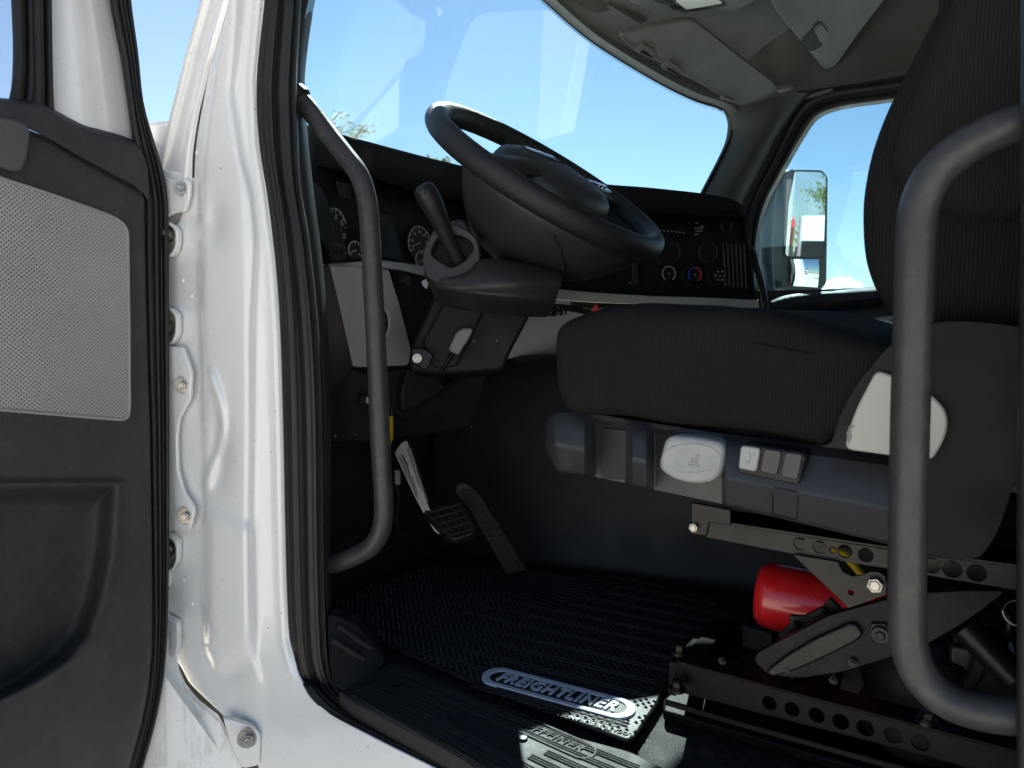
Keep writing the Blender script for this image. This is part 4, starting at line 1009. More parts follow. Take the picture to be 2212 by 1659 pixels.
# ================================================================ STEERING COLUMN
colm = thing('steering_column', 'black steering column shroud with lower cover and tilt lever under the steering wheel', 'steering column', (.38, .1, .3))
tC = [(917, 590, 1.15), (938, 606, 1.13), (978, 604, 1.12), (1012, 588, 1.12), (1040, 560, 1.12), (1110, 566, 1.13), (1204, 588, 1.17)]
mC = [(918, 598, 1.13), (940, 612, 1.10), (975, 617, 1.08), (1010, 615, 1.07), (1045, 612, 1.06), (1115, 610, 1.06), (1213, 606, 1.10)]
bC = [(926, 612, 1.14), (942, 626, 1.12), (972, 634, 1.10), (1010, 640, 1.09), (1045, 645, 1.085), (1115, 652, 1.09), (1198, 657, 1.12)]
k3 = lambda c: cat([D(*p) for p in c], 10)
a_, b_, c_ = k3(tC), k3(mC), k3(bC)
rings = []
away = V((.13, .10, -.02))
for p, q, r_ in zip(a_, b_, c_):
    rings.append(cat([p + away, p, p.lerp(q, .55) + V((-.006, -.004, .008)), q, q.lerp(r_, .6) + V((-.006, -.004, 0)), r_, r_ + away], 4, True))
obj('column_shroud', MB().loft(rings), M['shroud'], colm, smooth=40)
tpp = [D(u, v, 1.13) for u, v in ((968, 482), (984, 473), (1001, 472), (1012, 488), (1026, 512), (1020, 528), (990, 520))]
obj('shroud_cap', MB().prism(fillet(tpp, .01), V((.05, .035, -.01))), M['shroud'], colm, bevel=.005)
rg0 = [D(u, v, 1.095) for u, v in ((938, 499), (925, 518), (914, 545), (914, 575), (930, 604), (975, 612), (1012, 598), (1034, 570), (1034, 535), (1022, 508), (985, 486), (955, 488))]
rg0 = cat(rg0, 4, True); rg1 = [D(u, v, 1.097) for u, v in ((946, 515), (937, 528), (932, 545), (938, 556), (956, 568), (974, 577), (1000, 566), (1014, 550), (1022, 536), (1012, 517), (985, 508), (962, 508))]; rg1 = cat(rg1, 4, True)
obj('collar_well', MB().prism([p + V((.030, .022, 0)) for p in rg0], V((.02, .015, 0))), M['dash'], colm)
mb = MB(); n_ = len(rg0); e = V((.045, .03, 0))
mb.add(rg0 + rg1 + [p + e for p in rg0] + [p + e for p in rg1], [(k, (k + 1) % n_, n_ + (k + 1) % n_, n_ + k) for k in range(n_)] + [(k, 2 * n_ + k, 2 * n_ + (k + 1) % n_, (k + 1) % n_) for k in range(n_)] + [(n_ + k, n_ + (k + 1) % n_, 3 * n_ + (k + 1) % n_, 3 * n_ + k) for k in range(n_)])
obj('stalk_collar', mb, M['shroud'], colm, bevel=.002, smooth=40)
sp0 = [(992, 566, 1.12), (975, 530, 1.10), (958, 495, 1.085), (940, 455, 1.07), (925, 425, 1.06), (914, 408, 1.055), (910, 402, 1.054)]
pth = cat([D(*p) for p in sp0], 6); rad = [interp([(0, .0145), (6, .0145), (14, .0180), (20, .0225), (26, .0235), (31, .020), (34, .014), (36, .005)], i) for i in range(len(pth))]
obj('gear_stalk', MB().tube(pth, rad, 24, flat=.75), M['black'], colm, smooth=60)
q0, q1 = D(916, 412, 1.04), D(952, 462, 1.055)
obj('stalk_seam', MB().tube(cat([D(916, 416, 1.035), D(930, 440, 1.046), D(940, 436, 1.05)], 5), .0012, 6), M['dash'], colm)
sh2 = [(-11, 0), (0, 0)]
lc = [D(u, v, 1.30) for u, v in ((944, 620), (915, 690), (886, 748), (884, 802), (950, 808), (1088, 800), (1102, 762), (1135, 700), (1160, 650), (1100, 630))]
obj('lower_cover', MB().prism(fillet(lc, .012), V((.12, .10, -.02))), M['dash'], colm, bevel=.006)
fc = [D(u, v, 1.285) for u, v in ((966, 640), (912, 740), (938, 796), (985, 792), (1056, 650))]
obj('cover_plate', MB().prism(fillet(fc, .008), V((.03, .02, 0))), M['dash'], colm, bevel=.005)
lv = [D(u, v, 1.26) for u, v in ((975, 740), (985, 718), (1000, 708), (1020, 709), (1021, 716), (1010, 738), (1002, 748), (990, 768), (968, 757))]
obj('tilt_lever', MB().prism(fillet(lv, .005), V((.012, .010, 0))), plain('tilt_lever_grey', (.15, .15, .15), .45), colm, bevel=.003)
obj('lever_rod', MB().tube([D(980, 760, 1.27), D(955, 800, 1.29)], .004, 10), M['frame'], colm)
bk = [D(u, v, 1.25) for u, v in ((888, 752), (915, 752), (937, 766), (925, 795), (914, 800), (905, 790), (888, 788))]
obj('pivot_bracket', MB().prism(fillet(bk, .006), V((.01, .008, 0))), M['frame'], colm, bevel=.002)
p = D(901, 774, 1.249); obj('pivot_bolt', MB().bolt(p, CAM - p, .0055, .008), M['steel'], colm)
for u, v in ((1024, 737), (1074, 736)):
    p = D(u, v, 1.299); obj('cover_screw', MB().cyl(p, p + (CAM - p).normalized() * .003, .005, 12), M['frame'], colm, bevel=.001)
p0 = [D(u, v, 1.22) for u, v in ((909, 608), (925, 600), (927, 612), (922, 625), (913, 618))]
obj('wiper_tab', MB().prism(p0, V((.01, .008, 0))), M['alu'], colm, bevel=.001)

# keys
key = thing('ignition_key', 'ignition key with a yellow tag hanging below the knee panel behind the grab handle', 'key', W(790, 863, .03))
o_, p, t, nn = disc(789, 863, .022, .018, .006, M['black'], 'lock_bezel', key)
obj('lock_face', MB().cyl(p + nn * .006, p + nn * .012, .010, 20), M['steel'], key)
obj('key_blade', MB().box(p + nn * .022, .004, .02, .014, t, nn), M['steel'], key)
obj('key_ring', MB().tube([W(840, 876, .07), W(846, 886, .07), W(847, 898, .07)], .0012, 6), M['steel'], key)
obj('yellow_tag', MB().prism([W(u, v, .07) for u, v in ((838, 900), (847, 899), (848, 948), (842, 962), (838, 950))], V((.006, .003, 0))), M['yellow'], key, bevel=.001)

# ================================================================ PEDALS
bp = thing('brake_pedal', 'brake pedal with ribbed silver arm and square rubber pad', 'pedal', D(930, 1000, 1.42))
arm = [(852, 978, 1.40), (866, 957, 1.40), (880, 951, 1.40), (898, 1020, 1.40), (926, 1095, 1.39), (952, 1156, 1.385), (940, 1150, 1.385), (920, 1118, 1.39), (898, 1078, 1.395), (880, 1040, 1.40)]
obj('pedal_arm', MB().prism(fillet([D(*a) for a in arm], .006), V((.016, .012, 0))), M['alu'], bp, bevel=.003)
for q in (((866, 985), (876, 1005), (882, 1030)), ((884, 968), (900, 1018), (922, 1085)), ((888, 1030), (896, 1052), (904, 1072))):
    obj('arm_rib', MB().tube(cat([D(u, v, 1.397) for u, v in q], 6), .0045, 10), M['alu'], bp)
pn = plane3(D(913, 1104, 1.39), D(995, 1082, 1.41), D(977, 1165, 1.33))
pd = fillet([pn(u, v) for u, v in ((913, 1106), (925, 1098), (995, 1083), (1006, 1092), (1029, 1138), (1024, 1152), (980, 1165), (966, 1160))], .008)
nn = (pd[0] - pd[8]).cross(pd[20] - pd[8]).normalized(); nn = nn if nn.dot(CAM - pd[0]) > 0 else -nn
pad_o = obj('pedal_pad', MB().prism(pd, -nn * .016), M['mat'], bp, bevel=.003)
mb = MB()
for s in (.08, .28, .5, .72, .92):
    a = V((913, 1106, 0)).lerp(V((995, 1083, 0)), s); b = V((972, 1164, 0)).lerp(V((1028, 1142, 0)), s); mb.tube([pn(a.x, a.y) + nn * .001, pn(b.x, b.y) + nn * .001], .0022, 6)
for s in (.06, .28, .5, .72, .94):
    a = V((915, 1106, 0)).lerp(V((972, 1162, 0)), s); b = V((996, 1085, 0)).lerp(V((1027, 1144, 0)), s); mb.tube([pn(a.x, a.y) + nn * .001, pn(b.x, b.y) + nn * .001], .0022, 6)
obj('pad_grid', mb, M['dark'], pad_o)
ap = thing('accelerator_pedal', 'long ribbed black accelerator pedal standing on the floor right of the brake pedal', 'pedal', D(1115, 1238, 1.5))
an = plane3(D(983, 1050, 1.45), D(1030, 1062, 1.46), D(1115, 1240, 1.46))
ao = fillet([an(u, v) for u, v in ((983, 1052), (992, 1042), (1008, 1041), (1038, 1066), (1052, 1090), (1142, 1232), (1094, 1242), (1020, 1110), (985, 1068))], .008)
n2 = (ao[0] - ao[8]).cross(ao[20] - ao[8]).normalized(); n2 = n2 if n2.dot(CAM - ao[0]) > 0 else -n2
obj('pedal_plate', MB().prism(ao, -n2 * .012), M['mat'], ap, bevel=.003)
mb = MB()
for s in (.1, .28, .46, .64, .82):
    a = V((986, 1056, 0)).lerp(V((1030, 1060, 0)), s); b = V((1096, 1238, 0)).lerp(V((1139, 1230, 0)), s); mb.tube([an(a.x, a.y) + n2 * .0008, an(b.x, b.y) + n2 * .0012], .0030, 6)
for s in (.42, .50, .58):
    a = V((986, 1056, 0)).lerp(V((1096, 1238, 0)), s); b = V((1030, 1060, 0)).lerp(V((1139, 1230, 0)), s); mb.tube([an(a.x, a.y) + n2 * .002, an(b.x, b.y) + n2 * .002], .0034, 6)
obj('plate_rib', mb, M['doortrim'], ap)
mb = MB().box(D(859, 1031, 1.5), .006, .012, .030); cn = thing('cable_connector', 'small pale cable connector beside the brake pedal arm', 'connector', D(859, 1031, 1.5))
obj('plug', mb, M['dim_ink'], cn, bevel=.001)
obj('lead', MB().tube(cat([D(858, 1046, 1.5), D(862, 1080, 1.51), D(856, 1120, 1.52), D(866, 1160, 1.53)], 6), .004, 8), M['black'], cn)
# ================================================================ DRIVER SEAT
seat = thing('driver_seat', 'driver seat with black knit cushion, dark side trim, beige hinge cover and black suspension frame', 'seat', (.4, -.65, .0))
def sx(pts, x): return [X(u, v, x) for u, v in pts]
CO = [(1208, 862), (1196, 825), (1190, 770), (1189, 735), (1196, 704), (1226, 680), (1290, 664), (1400, 656), (1500, 657), (1620, 667), (1720, 686), (1800, 706), (1880, 727), (1960, 752), (2010, 800), (1990, 900), (1900, 965), (1800, 972), (1720, 956), (1600, 936), (1400, 914), (1260, 897), (1225, 888)]
co = cat(sx(CO, .128), 4, True); cc = sum(co, V()) / len(co)
def shrink(poly, d):
    hy = (max(p.y for p in poly) - min(p.y for p in poly)) / 2; hz = (max(p.z for p in poly) - min(p.z for p in poly)) / 2
    return [V((p.x, cc.y + (p.y - cc.y) * (1 - d / hy), cc.z + (p.z - cc.z) * (1 - d / hz))) for p in poly]
rings = []
for x, d in ((.118, .040), (.1185, .030), (.121, .019), (.127, .010), (.138, .003), (.155, .0), (.22, .002), (.40, .012), (.58, .002), (.62, .0), (.645, .006), (.66, .02), (.668, .05)):
    rings.append([V((x + (.004 * math.sin(p.y * 23 + p.z * 31) + .003 * math.sin(p.y * 51 - p.z * 17)) * (x < .2), p.y, p.z + .002 * math.sin(p.y * 37 + x * 40))) for p in shrink(co, d)])
obj('cushion', MB().loft(rings), M['knit'], seat, smooth=60)
# cushion seam along the upper edge
sm = [V((.152, p.y, p.z)) for p in sx([(1192, 735), (1230, 690), (1300, 672), (1400, 664), (1500, 665), (1620, 676), (1720, 696), (1800, 718), (1880, 740)], .152)]
# front and side trim with facets and two recesses
def sm01(a, b, x): return max(0., min(1., (x - a) / (b - a)))
TT = [(1180, 916), (1190, 900), (1200, 896), (1270, 894), (1363, 909), (1563, 940), (1790, 966), (1925, 985), (2000, 996)]
RD = [(1180, 950), (1188, 957), (1568, 1030), (1925, 1098), (2000, 1112)]
BB = [(1180, 968), (1188, 986), (1207, 1016), (1261, 1024), (1356, 1042), (1392, 1051), (1563, 1087), (1925, 1174), (2000, 1192)]
rows = []
for i in range(190):
    u = 1180 + 810 * i / 189
    rc1 = sm01(1262, 1282, u) * (1 - sm01(1352, 1366, u)); rc2 = sm01(1394, 1412, u) * (1 - sm01(1562, 1570, u)); rc = max(rc1, rc2)
    fx = .040 * (1 - sm01(1180, 1204, u)) ** 2
    t, r, b = interp(TT, u), interp(RD, u), interp(BB, u)
    lip = t + 6 + 8 * (1 - rc)
    xs = [(t - 1, .20), (t, .150 + fx), (lip, .138 + fx + .01 * rc), (lip + 10, .130 * (1 - rc) + rc * .165 + fx), ((lip + r) / 2, .118 * (1 - rc) + .170 * rc + fx), (r - 4, .107 * (1 - rc) + .170 * rc + fx), (r + 4, .106 * (1 - rc) + .170 * rc + fx), (b - 6, .126 * (1 - rc) + .168 * rc + fx), (b, .134 * (1 - rc) + .168 * rc + fx), (b + 1, .22)]
    rows.append([X(u, v, x) for v, x in xs])
obj('side_trim', MB().patch(rows), M['navy'], seat, smooth=22, solid=.003)
fp = sx([(1300, 924), (1360, 930), (1357, 1036), (1298, 1034)], .160); obj('recess_panel', MB().prism(fp, V((.006, 0, 0))), M['dark'], seat, bevel=.001)
# pan under the cushion
obj('seat_pan', MB().box((.41, -.62, .40), .44, .52, .06), M['frame'], seat, bevel=.01)
# rear hinge cover
RC = [(1770, 964), (1796, 954), (1816, 894), (1850, 832), (1884, 790), (1912, 757), (1940, 733), (1975, 712), (2018, 698), (2084, 694), (2200, 706), (2330, 740), (2330, 1000), (2212, 1008), (2180, 1080), (2156, 1146), (2127, 1192), (2098, 1206), (2003, 1198), (1968, 1190), (1960, 1100), (1958, 1000), (1925, 984), (1850, 974)]
obj('hinge_cover', MB().prism(cat(sx(RC, .100), 3, True), V((.07, 0, 0))), M['cover_dark'], seat, bevel=.016, seg=4)
BG = [(1895, 798), (1932, 813), (1990, 838), (2018, 857), (2040, 880), (2048, 905), (2045, 935), (2030, 968), (2012, 994), (1826, 969), (1836, 922), (1856, 872)]
beige = obj('hinge_badge', MB().prism(fillet(sx(BG, .0975), .008), V((-.005, 0, 0))), M['beige'], seat, bevel=.002)
sf = [(1832, 950), (1835, 925), (1850, 935), (1845, 955), (1838, 962)]
obj('scuff', MB().prism(sx([(1829, 935), (1836, 918), (1848, 921), (1838, 928), (1840, 945), (1832, 962)], .0922), V((-.0004, 0, 0))), plain('scuff_mark', (.24, .24, .23), .7, 200, .001), beige, smooth=0)
# slide lever
LV = [(1437, 941), (1500, 945), (1564, 957), (1562, 1008), (1550, 1032), (1528, 1044), (1490, 1046), (1448, 1034), (1424, 1014), (1422, 998)]
lp = fillet(sx(LV, .118), .012)
lever = obj('slide_lever', MB().prism(lp, V((.045, 0, 0))), M['lever'], seat, bevel=.006, seg=3)
dc = X(1492, 990, .1175)
dish = [dc + V((0, -.034 * math.cos(R(a)) , .017 * math.sin(R(a)) + .010 * math.cos(R(a)) * .35)) for a in range(0, 360, 8)]
rows = [[dc + (p - dc) * s + V((h, 0, 0)) for p in dish] for s, h in ((1.03, .0), (1.0, -.0006), (.94, -.0002), (.6, .0))]
obj('lever_dish', MB().patch(rows, True), M['lever'], lever, smooth=60)
mb = MB()
for a, b in (((1486, 1004), (1499, 1006)), ((1499, 1006), (1500, 999)), ((1500, 999), (1487, 1001)), ((1504, 1006), (1510, 1006)), ((1503, 1004), (1510, 984)), ((1510, 984), (1504, 983)), ((1504, 983), (1499, 1000)), ((1492, 997), (1497, 997)), ((1492, 994), (1494.5, 990)), ((1494.5, 990), (1497, 994))):
    mb.tube([X(*a, .1168), X(*b, .1168)], .0006, 5)
obj('lever_symbol', mb, M['white_ink'], lever)
# rocker switches
SWF = [(1601, 957), (1743, 980), (1728, 1044), (1720, 1048), (1596, 1022), (1591, 1014)]
swf = obj('switch_frame', MB().prism(fillet(sx(SWF, .1065), .006), V((.03, 0, 0))), M['black'], seat, bevel=.002)
for nm, q, mt in (('rocker_switch', [(1603, 961), (1645, 967), (1636, 1018), (1597, 1010)], 'lever'), ('rocker_switch', [(1651, 968), (1691, 974), (1680, 1027), (1642, 1018)], 'navy'), ('rocker_switch', [(1697, 975), (1736, 981), (1724, 1037), (1686, 1029)], 'navy')):
    r_ = obj(nm, MB().prism(fillet(sx(q, .1062), .004), V((-.005 if mt == 'lever' else -.0025, 0, 0))), M[mt], seat, bevel=.0018)
    if mt == 'lever':
        r_['label'] = 'pale grey rocker switch with lumbar mark'
        mb = MB()
        for a, b in (((1612, 996), (1616, 1000)), ((1616, 1000), (1621, 990)), ((1621, 990), (1619, 976)), ((1624, 998), (1624, 1000)), ((1628, 985), (1629, 975))): mb.tube([X(*a, .1008), X(*b, .1008)], .0005, 5)
        obj('switch_symbol', mb, M['dim_ink'], r_)
bl = [(1670, 1052), (1725, 1063), (1722, 1121), (1669, 1110)]
def facet(u, v):                                       # lower facet of the trim: .106 at ridge, .130 at the bottom
    t, b = interp(RD, u) + 4, interp(BB, u) - 6; return .106 + .020 * sm01(t, b, v)
q = [X(u, v, facet(u, v) - .0006) for u, v in bl]
obj('blanking_groove', MB().tube(fillet(q, .003) + fillet(q, .003)[:1], .0013, 6), M['dash'], seat)
# backrest
BK = [(2070, -60), (2048, 0), (2012, 62), (1962, 160), (1916, 252), (1886, 332), (1869, 410), (1865, 480), (1871, 560), (1890, 620), (1914, 664), (1946, 704), (1990, 740), (2110, 760), (2420, 760), (2520, 300), (2560, -60)]
bk = sx(BK, .19); bk = cat(bk, 5, True); cc = sum(bk, V()) / len(bk)
rings = []
for x, d in ((.135, .07), (.138, .045), (.148, .022), (.165, .008), (.19, .0), (.25, .006), (.41, .015), (.57, .004), (.62, .0), (.65, .015), (.662, .06)):
    rings.append([V((x, p.y, p.z)) for p in shrink(bk, d)])
obj('backrest', MB().loft(rings), M['knit'], seat, smooth=60)
WG = [(2120, -90), (2046, 18), (2008, 100), (1966, 202), (1936, 278), (1922, 334), (1928, 376), (1956, 414), (2026, 453), (2087, 473), (2132, 480), (2240, 462), (2400, 420), (2440, -90)]
wg = cat(sx(WG, .118), 4, True); cc = sum(wg, V()) / len(wg)
rings = []
for x, d in ((.098, .065), (.099, .045), (.104, .026), (.112, .012), (.124, .003), (.145, .0), (.20, .004)):
    rings.append([V((x, p.y, p.z)) for p in shrink(wg, d)])
obj('side_bolster', MB().loft(rings), M['knit2'], seat, smooth=60)
# suspension: holed rails, arms, bolts
def holed(outer, holes, th):
    bm = bmesh.new()
    for loop in [outer] + holes:
        vs = [bm.verts.new(p) for p in loop]
        for i in range(len(vs)): bm.edges.new((vs[i], vs[(i + 1) % len(vs)]))
    bmesh.ops.triangle_fill(bm, use_beauty=True, use_dissolve=False, edges=bm.edges[:])
    bm.verts.ensure_lookup_table(); ext = bmesh.ops.extrude_face_region(bm, geom=bm.faces[:])
    bmesh.ops.translate(bm, vec=V((th, 0, 0)), verts=[g for g in ext['geom'] if isinstance(g, bmesh.types.BMVert)])
    me = bpy.data.meshes.new('holed'); bm.to_mesh(me); bm.free(); return me
def hole(u, v, r, x): c = X(u, v, x); return [c + V((0, r * math.cos(k * math.pi / 12), r * math.sin(k * math.pi / 12))) for k in range(24)]
RX = .165
top_o = sx([(1526, 1127), (1915, 1187), (2120, 1216), (2330, 1246), (2330, 1296), (2120, 1262), (1915, 1227), (1714, 1196), (1526, 1160)], RX)
hs = [hole(u, v, r, RX) for u, v, r in ((1729, 1175, .0075), (1771, 1182, .0075), (1798, 1187, .004), (1825, 1191, .0075), (1870, 1199, .0078), (2012, 1221, .0085), (2057, 1230, .0088), (2110, 1238, .0088))]
obj('upper_rail', holed(top_o, hs, .004), M['frame'], seat, smooth=0)
ur = [X(u, v, RX) for u, v in ((1526, 1127), (1915, 1187), (2330, 1246))]
obj('rail_flange', MB().prism([ur[0], ur[1], ur[2], ur[2] + V((.05, 0, .002)), ur[1] + V((.05, 0, .002)), ur[0] + V((.05, 0, .002))], V((0, 0, .003))), M['frame'], seat)
obj('rail_back', MB().prism(sx([(1526, 1135), (2330, 1255), (2330, 1290), (1526, 1160)], RX + .055), V((.004, 0, 0))), M['frame'], seat)
pt_ = sx([(1493, 1085), (1578, 1101), (1578, 1136), (1532, 1129), (1526, 1158), (1493, 1154)], RX - .003)
obj('front_plate', MB().prism(pt_, V((.006, 0, 0))), M['frame'], seat, bevel=.0012)
p = X(1501, 1138, RX - .003); obj('rail_bolt', MB().bolt(p, (-1, 0, 0), .0055, .006, False), M['steel'], seat)
tp_ = sx([(1714, 1199), (1809, 1214), (1820, 1236), (1842, 1246), (1862, 1243), (1879, 1236), (1898, 1236), (1912, 1246), (1914, 1284), (1834, 1313)], RX - .006)
hh2 = [hole(1838, 1280, .0032, RX - .006)]
obj('gusset_plate', holed(tp_, hh2, .005), M['frame'], seat, smooth=0)
p = X(1892, 1261, RX - .006); obj('gusset_bolt', MB().bolt(p, (-1, 0, 0), .0078, .008, False), M['steel'], seat)
AX_ = RX + .004
arm = sx([(1628, 1425), (1638, 1409), (1714, 1370), (1791, 1330), (1912, 1296), (2003, 1281), (2090, 1276), (2172, 1277), (2120, 1318), (2072, 1351), (1996, 1395), (1926, 1418), (1824, 1450), (1733, 1464), (1660, 1458)], AX_)
obj('scissor_arm', MB().prism(fillet(arm, .006), V((.012, 0, 0))), plain('hammered_black_steel', (.008, .008, .0085), .42, 260, .0008, .12, (.04, .038, .035), 18, spec=.15), seat, bevel=.003)
eb = fillet(sx([(1656, 1446), (1700, 1412), (1760, 1376), (1836, 1342), (1852, 1344), (1866, 1364), (1860, 1376), (1800, 1408), (1730, 1440), (1672, 1458)], AX_ - .0005), .008)
obj('arm_emboss', MB().prism(eb, V((-.007, 0, 0))), M['frame'], seat, bevel=.005, seg=3)
p = X(1904, 1367, AX_); mb = MB(); mb.cyl(p, p + V((-.005, 0, 0)), .0135, 6); mb.cyl(p + V((-.005, 0, 0)), p + V((-.009, 0, 0)), .0095, 20); mb.cyl(p + V((-.009, 0, 0)), p + V((-.011, 0, 0)), .005, 16); obj('pivot_bolt', mb, M['frame'], seat, bevel=.001)
a2 = sx([(1707, 1345), (1703, 1330), (1735, 1332), (1775, 1312), (1792, 1292), (1800, 1300), (1830, 1330), (1760, 1360), (1690, 1385), (1680, 1370)], RX + .05)
obj('rear_arm', MB().prism(a2, V((.008, 0, 0))), M['frame'], seat, bevel=.001)
a3 = sx([(1560, 1480), (1700, 1400), (1900, 1310), (2150, 1290), (2160, 1320), (1900, 1370), (1700, 1460), (1600, 1500)], RX + .30)
obj('rear_arm', MB().prism(a3, V((.008, 0, 0))), M['frame'], seat, bevel=.001)
# lower base frame on the floor
LX = .175
lo_o = sx([(1461, 1432), (1740, 1508), (2000, 1576), (2330, 1662), (2330, 1740), (2000, 1632), (1740, 1566), (1600, 1530), (1463, 1494)], LX)
hs = [hole(u, v, r, LX) for u, v, r in ((1662, 1519, .0085), (1711, 1532, .0085), (1764, 1545, .0088), (1816, 1559, .009), (1869, 1573, .009), (1929, 1588, .009), (1988, 1604, .009))]
obj('base_rail', holed(lo_o, hs, .004), M['frame_low'], seat, smooth=0)
lr = [X(u, v, LX) for u, v in ((1461, 1432), (1740, 1508), (2330, 1662))]
obj('base_flange', MB().prism([lr[0], lr[1], lr[2], lr[2] + V((.035, 0, 0)), lr[1] + V((.035, 0, 0)), lr[0] + V((.035, 0, 0))], V((0, 0, .003))), M['frame_low'], seat, bevel=.0008)
fz = .018
ft = [Z(u, v, fz) for u, v in ((1434, 1510), (1462, 1486), (1600, 1522), (1750, 1560), (2330, 1712), (2330, 1790), (1800, 1640), (1600, 1582), (1433, 1535))]
obj('base_foot', MB().prism(ft, V((0, 0, -.014))), M['frame_low'], seat, bevel=.003)
sb2 = sx([(1436, 1512), (1600, 1560), (1900, 1642), (2330, 1760), (2330, 1775), (1900, 1656), (1600, 1572), (1436, 1524)], LX - .02)
obj('base_lip', MB().prism(sb2, V((.004, 0, 0))), M['frame_low'], seat, bevel=.001)
c0_, c1_ = X(1461, 1432, LX), D(1572, 1322, 1.36)
fb = MB(); d_ = (c1_ - c0_)
fb.prism([c0_, c0_ + d_, c0_ + d_ + V((0, 0, -.045)), c0_ + V((0, 0, -.045))], V((0, .010, .0)))
fb.prism([c0_, c0_ + d_, c0_ + d_ + V((0, -.022, -.002)), c0_ + V((0, -.022, -.002))], V((0, 0, .003)))
obj('front_channel', fb, M['frame_low'], seat, bevel=.0012)
sd = [c1_, c1_ + V((0, -.5, .0)), c1_ + V((0, -.5, -.05)), c1_ + V((0, 0, -.05))]
obj('far_rail', MB().prism(sd, V((.006, 0, 0))), M['frame_low'], seat, bevel=.001)
for p in (X(1462, 1491, LX - .018), X(2001, 1560, LX + .01), c0_ + V((.02, .004, .003))):
    obj('base_bolt', MB().bolt(p, (0, 0, 1), .0075, .012), M['steel'] if p.z < .08 and p.y > -.5 else M['frame'], seat)
p = c1_ + V((-.01, -.01, .0)); obj('corner_peg', MB().cyl(p, p + V((0, 0, .014)), .008, 16), M['frame'], seat, bevel=.001)
brk = sx([(1666, 1440), (1700, 1440), (1720, 1470), (1800, 1500), (1760, 1512), (1640, 1480)], LX + .03); obj('arm_bracket', MB().prism(brk, V((.03, 0, 0))), M['frame'], seat, bevel=.003)
mb = MB(); ac = X(1985, 1500, .30)
mb.loft([[ac + V((r_ * math.cos(k * math.pi / 16), r_ * math.sin(k * math.pi / 16), h)) for k in range(32)] for r_, h in ((.05, -.06), (.062, -.045), (.066, -.02), (.06, 0), (.066, .02), (.062, .045), (.05, .06))])
obj('air_bellows', mb, M['dash'], seat)
ys = MB().tube(cat([X(1800, 1190, .21), X(1822, 1196, .205), X(1836, 1212, .2), X(1858, 1236, .2), X(1868, 1250, .205)], 6), .0042, 8); obj('yellow_strap', ys, M['yellow'], seat)
obj('damper', MB().tube([X(2080, 1350, .22), X(2190, 1460, .22)], .016, 18), M['frame'], seat)
for k, q in enumerate((((1600, 1420, .40), (1680, 1440, .36), (1760, 1480, .34), (1860, 1500, .38), (1950, 1480, .42)), ((1830, 1420, .30), (1880, 1450, .27), (1900, 1500, .26), (1870, 1540, .28)), ((2020, 1300, .30), (2080, 1330, .27), (2120, 1400, .25), (2100, 1470, .26), (2040, 1520, .28)), ((2150, 1290, .26), (2180, 1340, .24), (2170, 1400, .25), (2210, 1460, .26)))):
    obj('air_hose', MB().tube(cat([X(*a) for a in q], 8), (.006, .005, .007, .004)[k], 10), M['rubber'], seat)
for (u, v, x, a_, b_, c_) in ((1760, 1440, .26, .05, .06, .05), (1880, 1470, .34, .06, .05, .07), (2120, 1440, .30, .05, .07, .06), (2040, 1380, .36, .04, .10, .05), (1640, 1370, .42, .05, .05, .04)):
    obj('bracket_block', MB().box(X(u, v, x), a_, b_, c_, (1, .1, 0), (-.1, 1, .05)), M['frame'], seat, bevel=.006)
for (u, v, x) in ((1716, 1352, .208), (1776, 1322, .208), (1842, 1432, .165), (1700, 1444, .165), (1560, 1428, .19), (1800, 1470, .20)):
    p = X(u, v, x); obj('frame_bolt', MB().bolt(p, (-1, 0, 0), .0032, .004), M['frame'], seat)
kr = X(2200, 1325, .2); obj('split_ring', MB().tube([kr + V((0, .013 * math.cos(R(a)), .013 * math.sin(R(a)))) for a in range(0, 361, 15)], .0008, 6), M['alu'], seat)

# ================================================================ PASSENGER SEAT (a dark edge behind)
ps = thing('passenger_seat', 'black passenger seat, only its cushion top showing beyond the driver seat', 'seat', (1.35, -.8, 0))
pc = sx([(1640, 690), (1740, 683), (1830, 690), (1900, 705), (1960, 728), (2040, 760), (2040, 860), (1640, 860)], 1.1)
obj('cushion', MB().prism(cat(pc, 4, True), V((.5, 0, 0))), M['knit'], ps, bevel=.03, seg=4)
obj('pedestal', MB().box((1.35, -.75, .16), .4, .5, .32), M['dark'], ps, bevel=.02)
br = [V((1.1, y, z)) for y, z in ((-.95, .5), (-1.05, .5), (-1.25, 1.2), (-1.12, 1.24))]
obj('backrest', MB().prism(br, V((.5, 0, 0))), M['knit'], ps, bevel=.04, seg=4)

# ================================================================ FIRE EXTINGUISHER
fe = thing('fire_extinguisher', 'red fire extinguisher cylinder lying under the driver seat behind the scissor arm', 'fire extinguisher', X(1700, 1280, .36))
ca, cb_ = X(1640, 1280, .33), None
ax = V((.12, -.98, -.04)).normalized(); r0 = .046
rings = []
a1 = V((0, 0, 1)); a1 = (a1 - ax * a1.dot(ax)).normalized(); b1 = ax.cross(a1)
for s, r_ in ((-.004, .02), (-.002, .036), (.005, .043), (.014, .0458), (.03, .046), (.1, .046), (.17, .046), (.19, .04), (.20, .02)):
    rings.append([ca + ax * s + (a1 * math.cos(k * math.pi / 24) + b1 * math.sin(k * math.pi / 24)) * r_ for k in range(48)])
obj('tank', MB().loft(rings), M['red'], fe, smooth=50)
obj('valve', MB().cyl(ca + ax * .20, ca + ax * .235, .016, 16), M['alu'], fe, bevel=.002)
obj('tank_bracket', MB().box(ca + ax * .1 + V((0, 0, -.07)), .10, .12, .04), M['dash'], fe, bevel=.003)

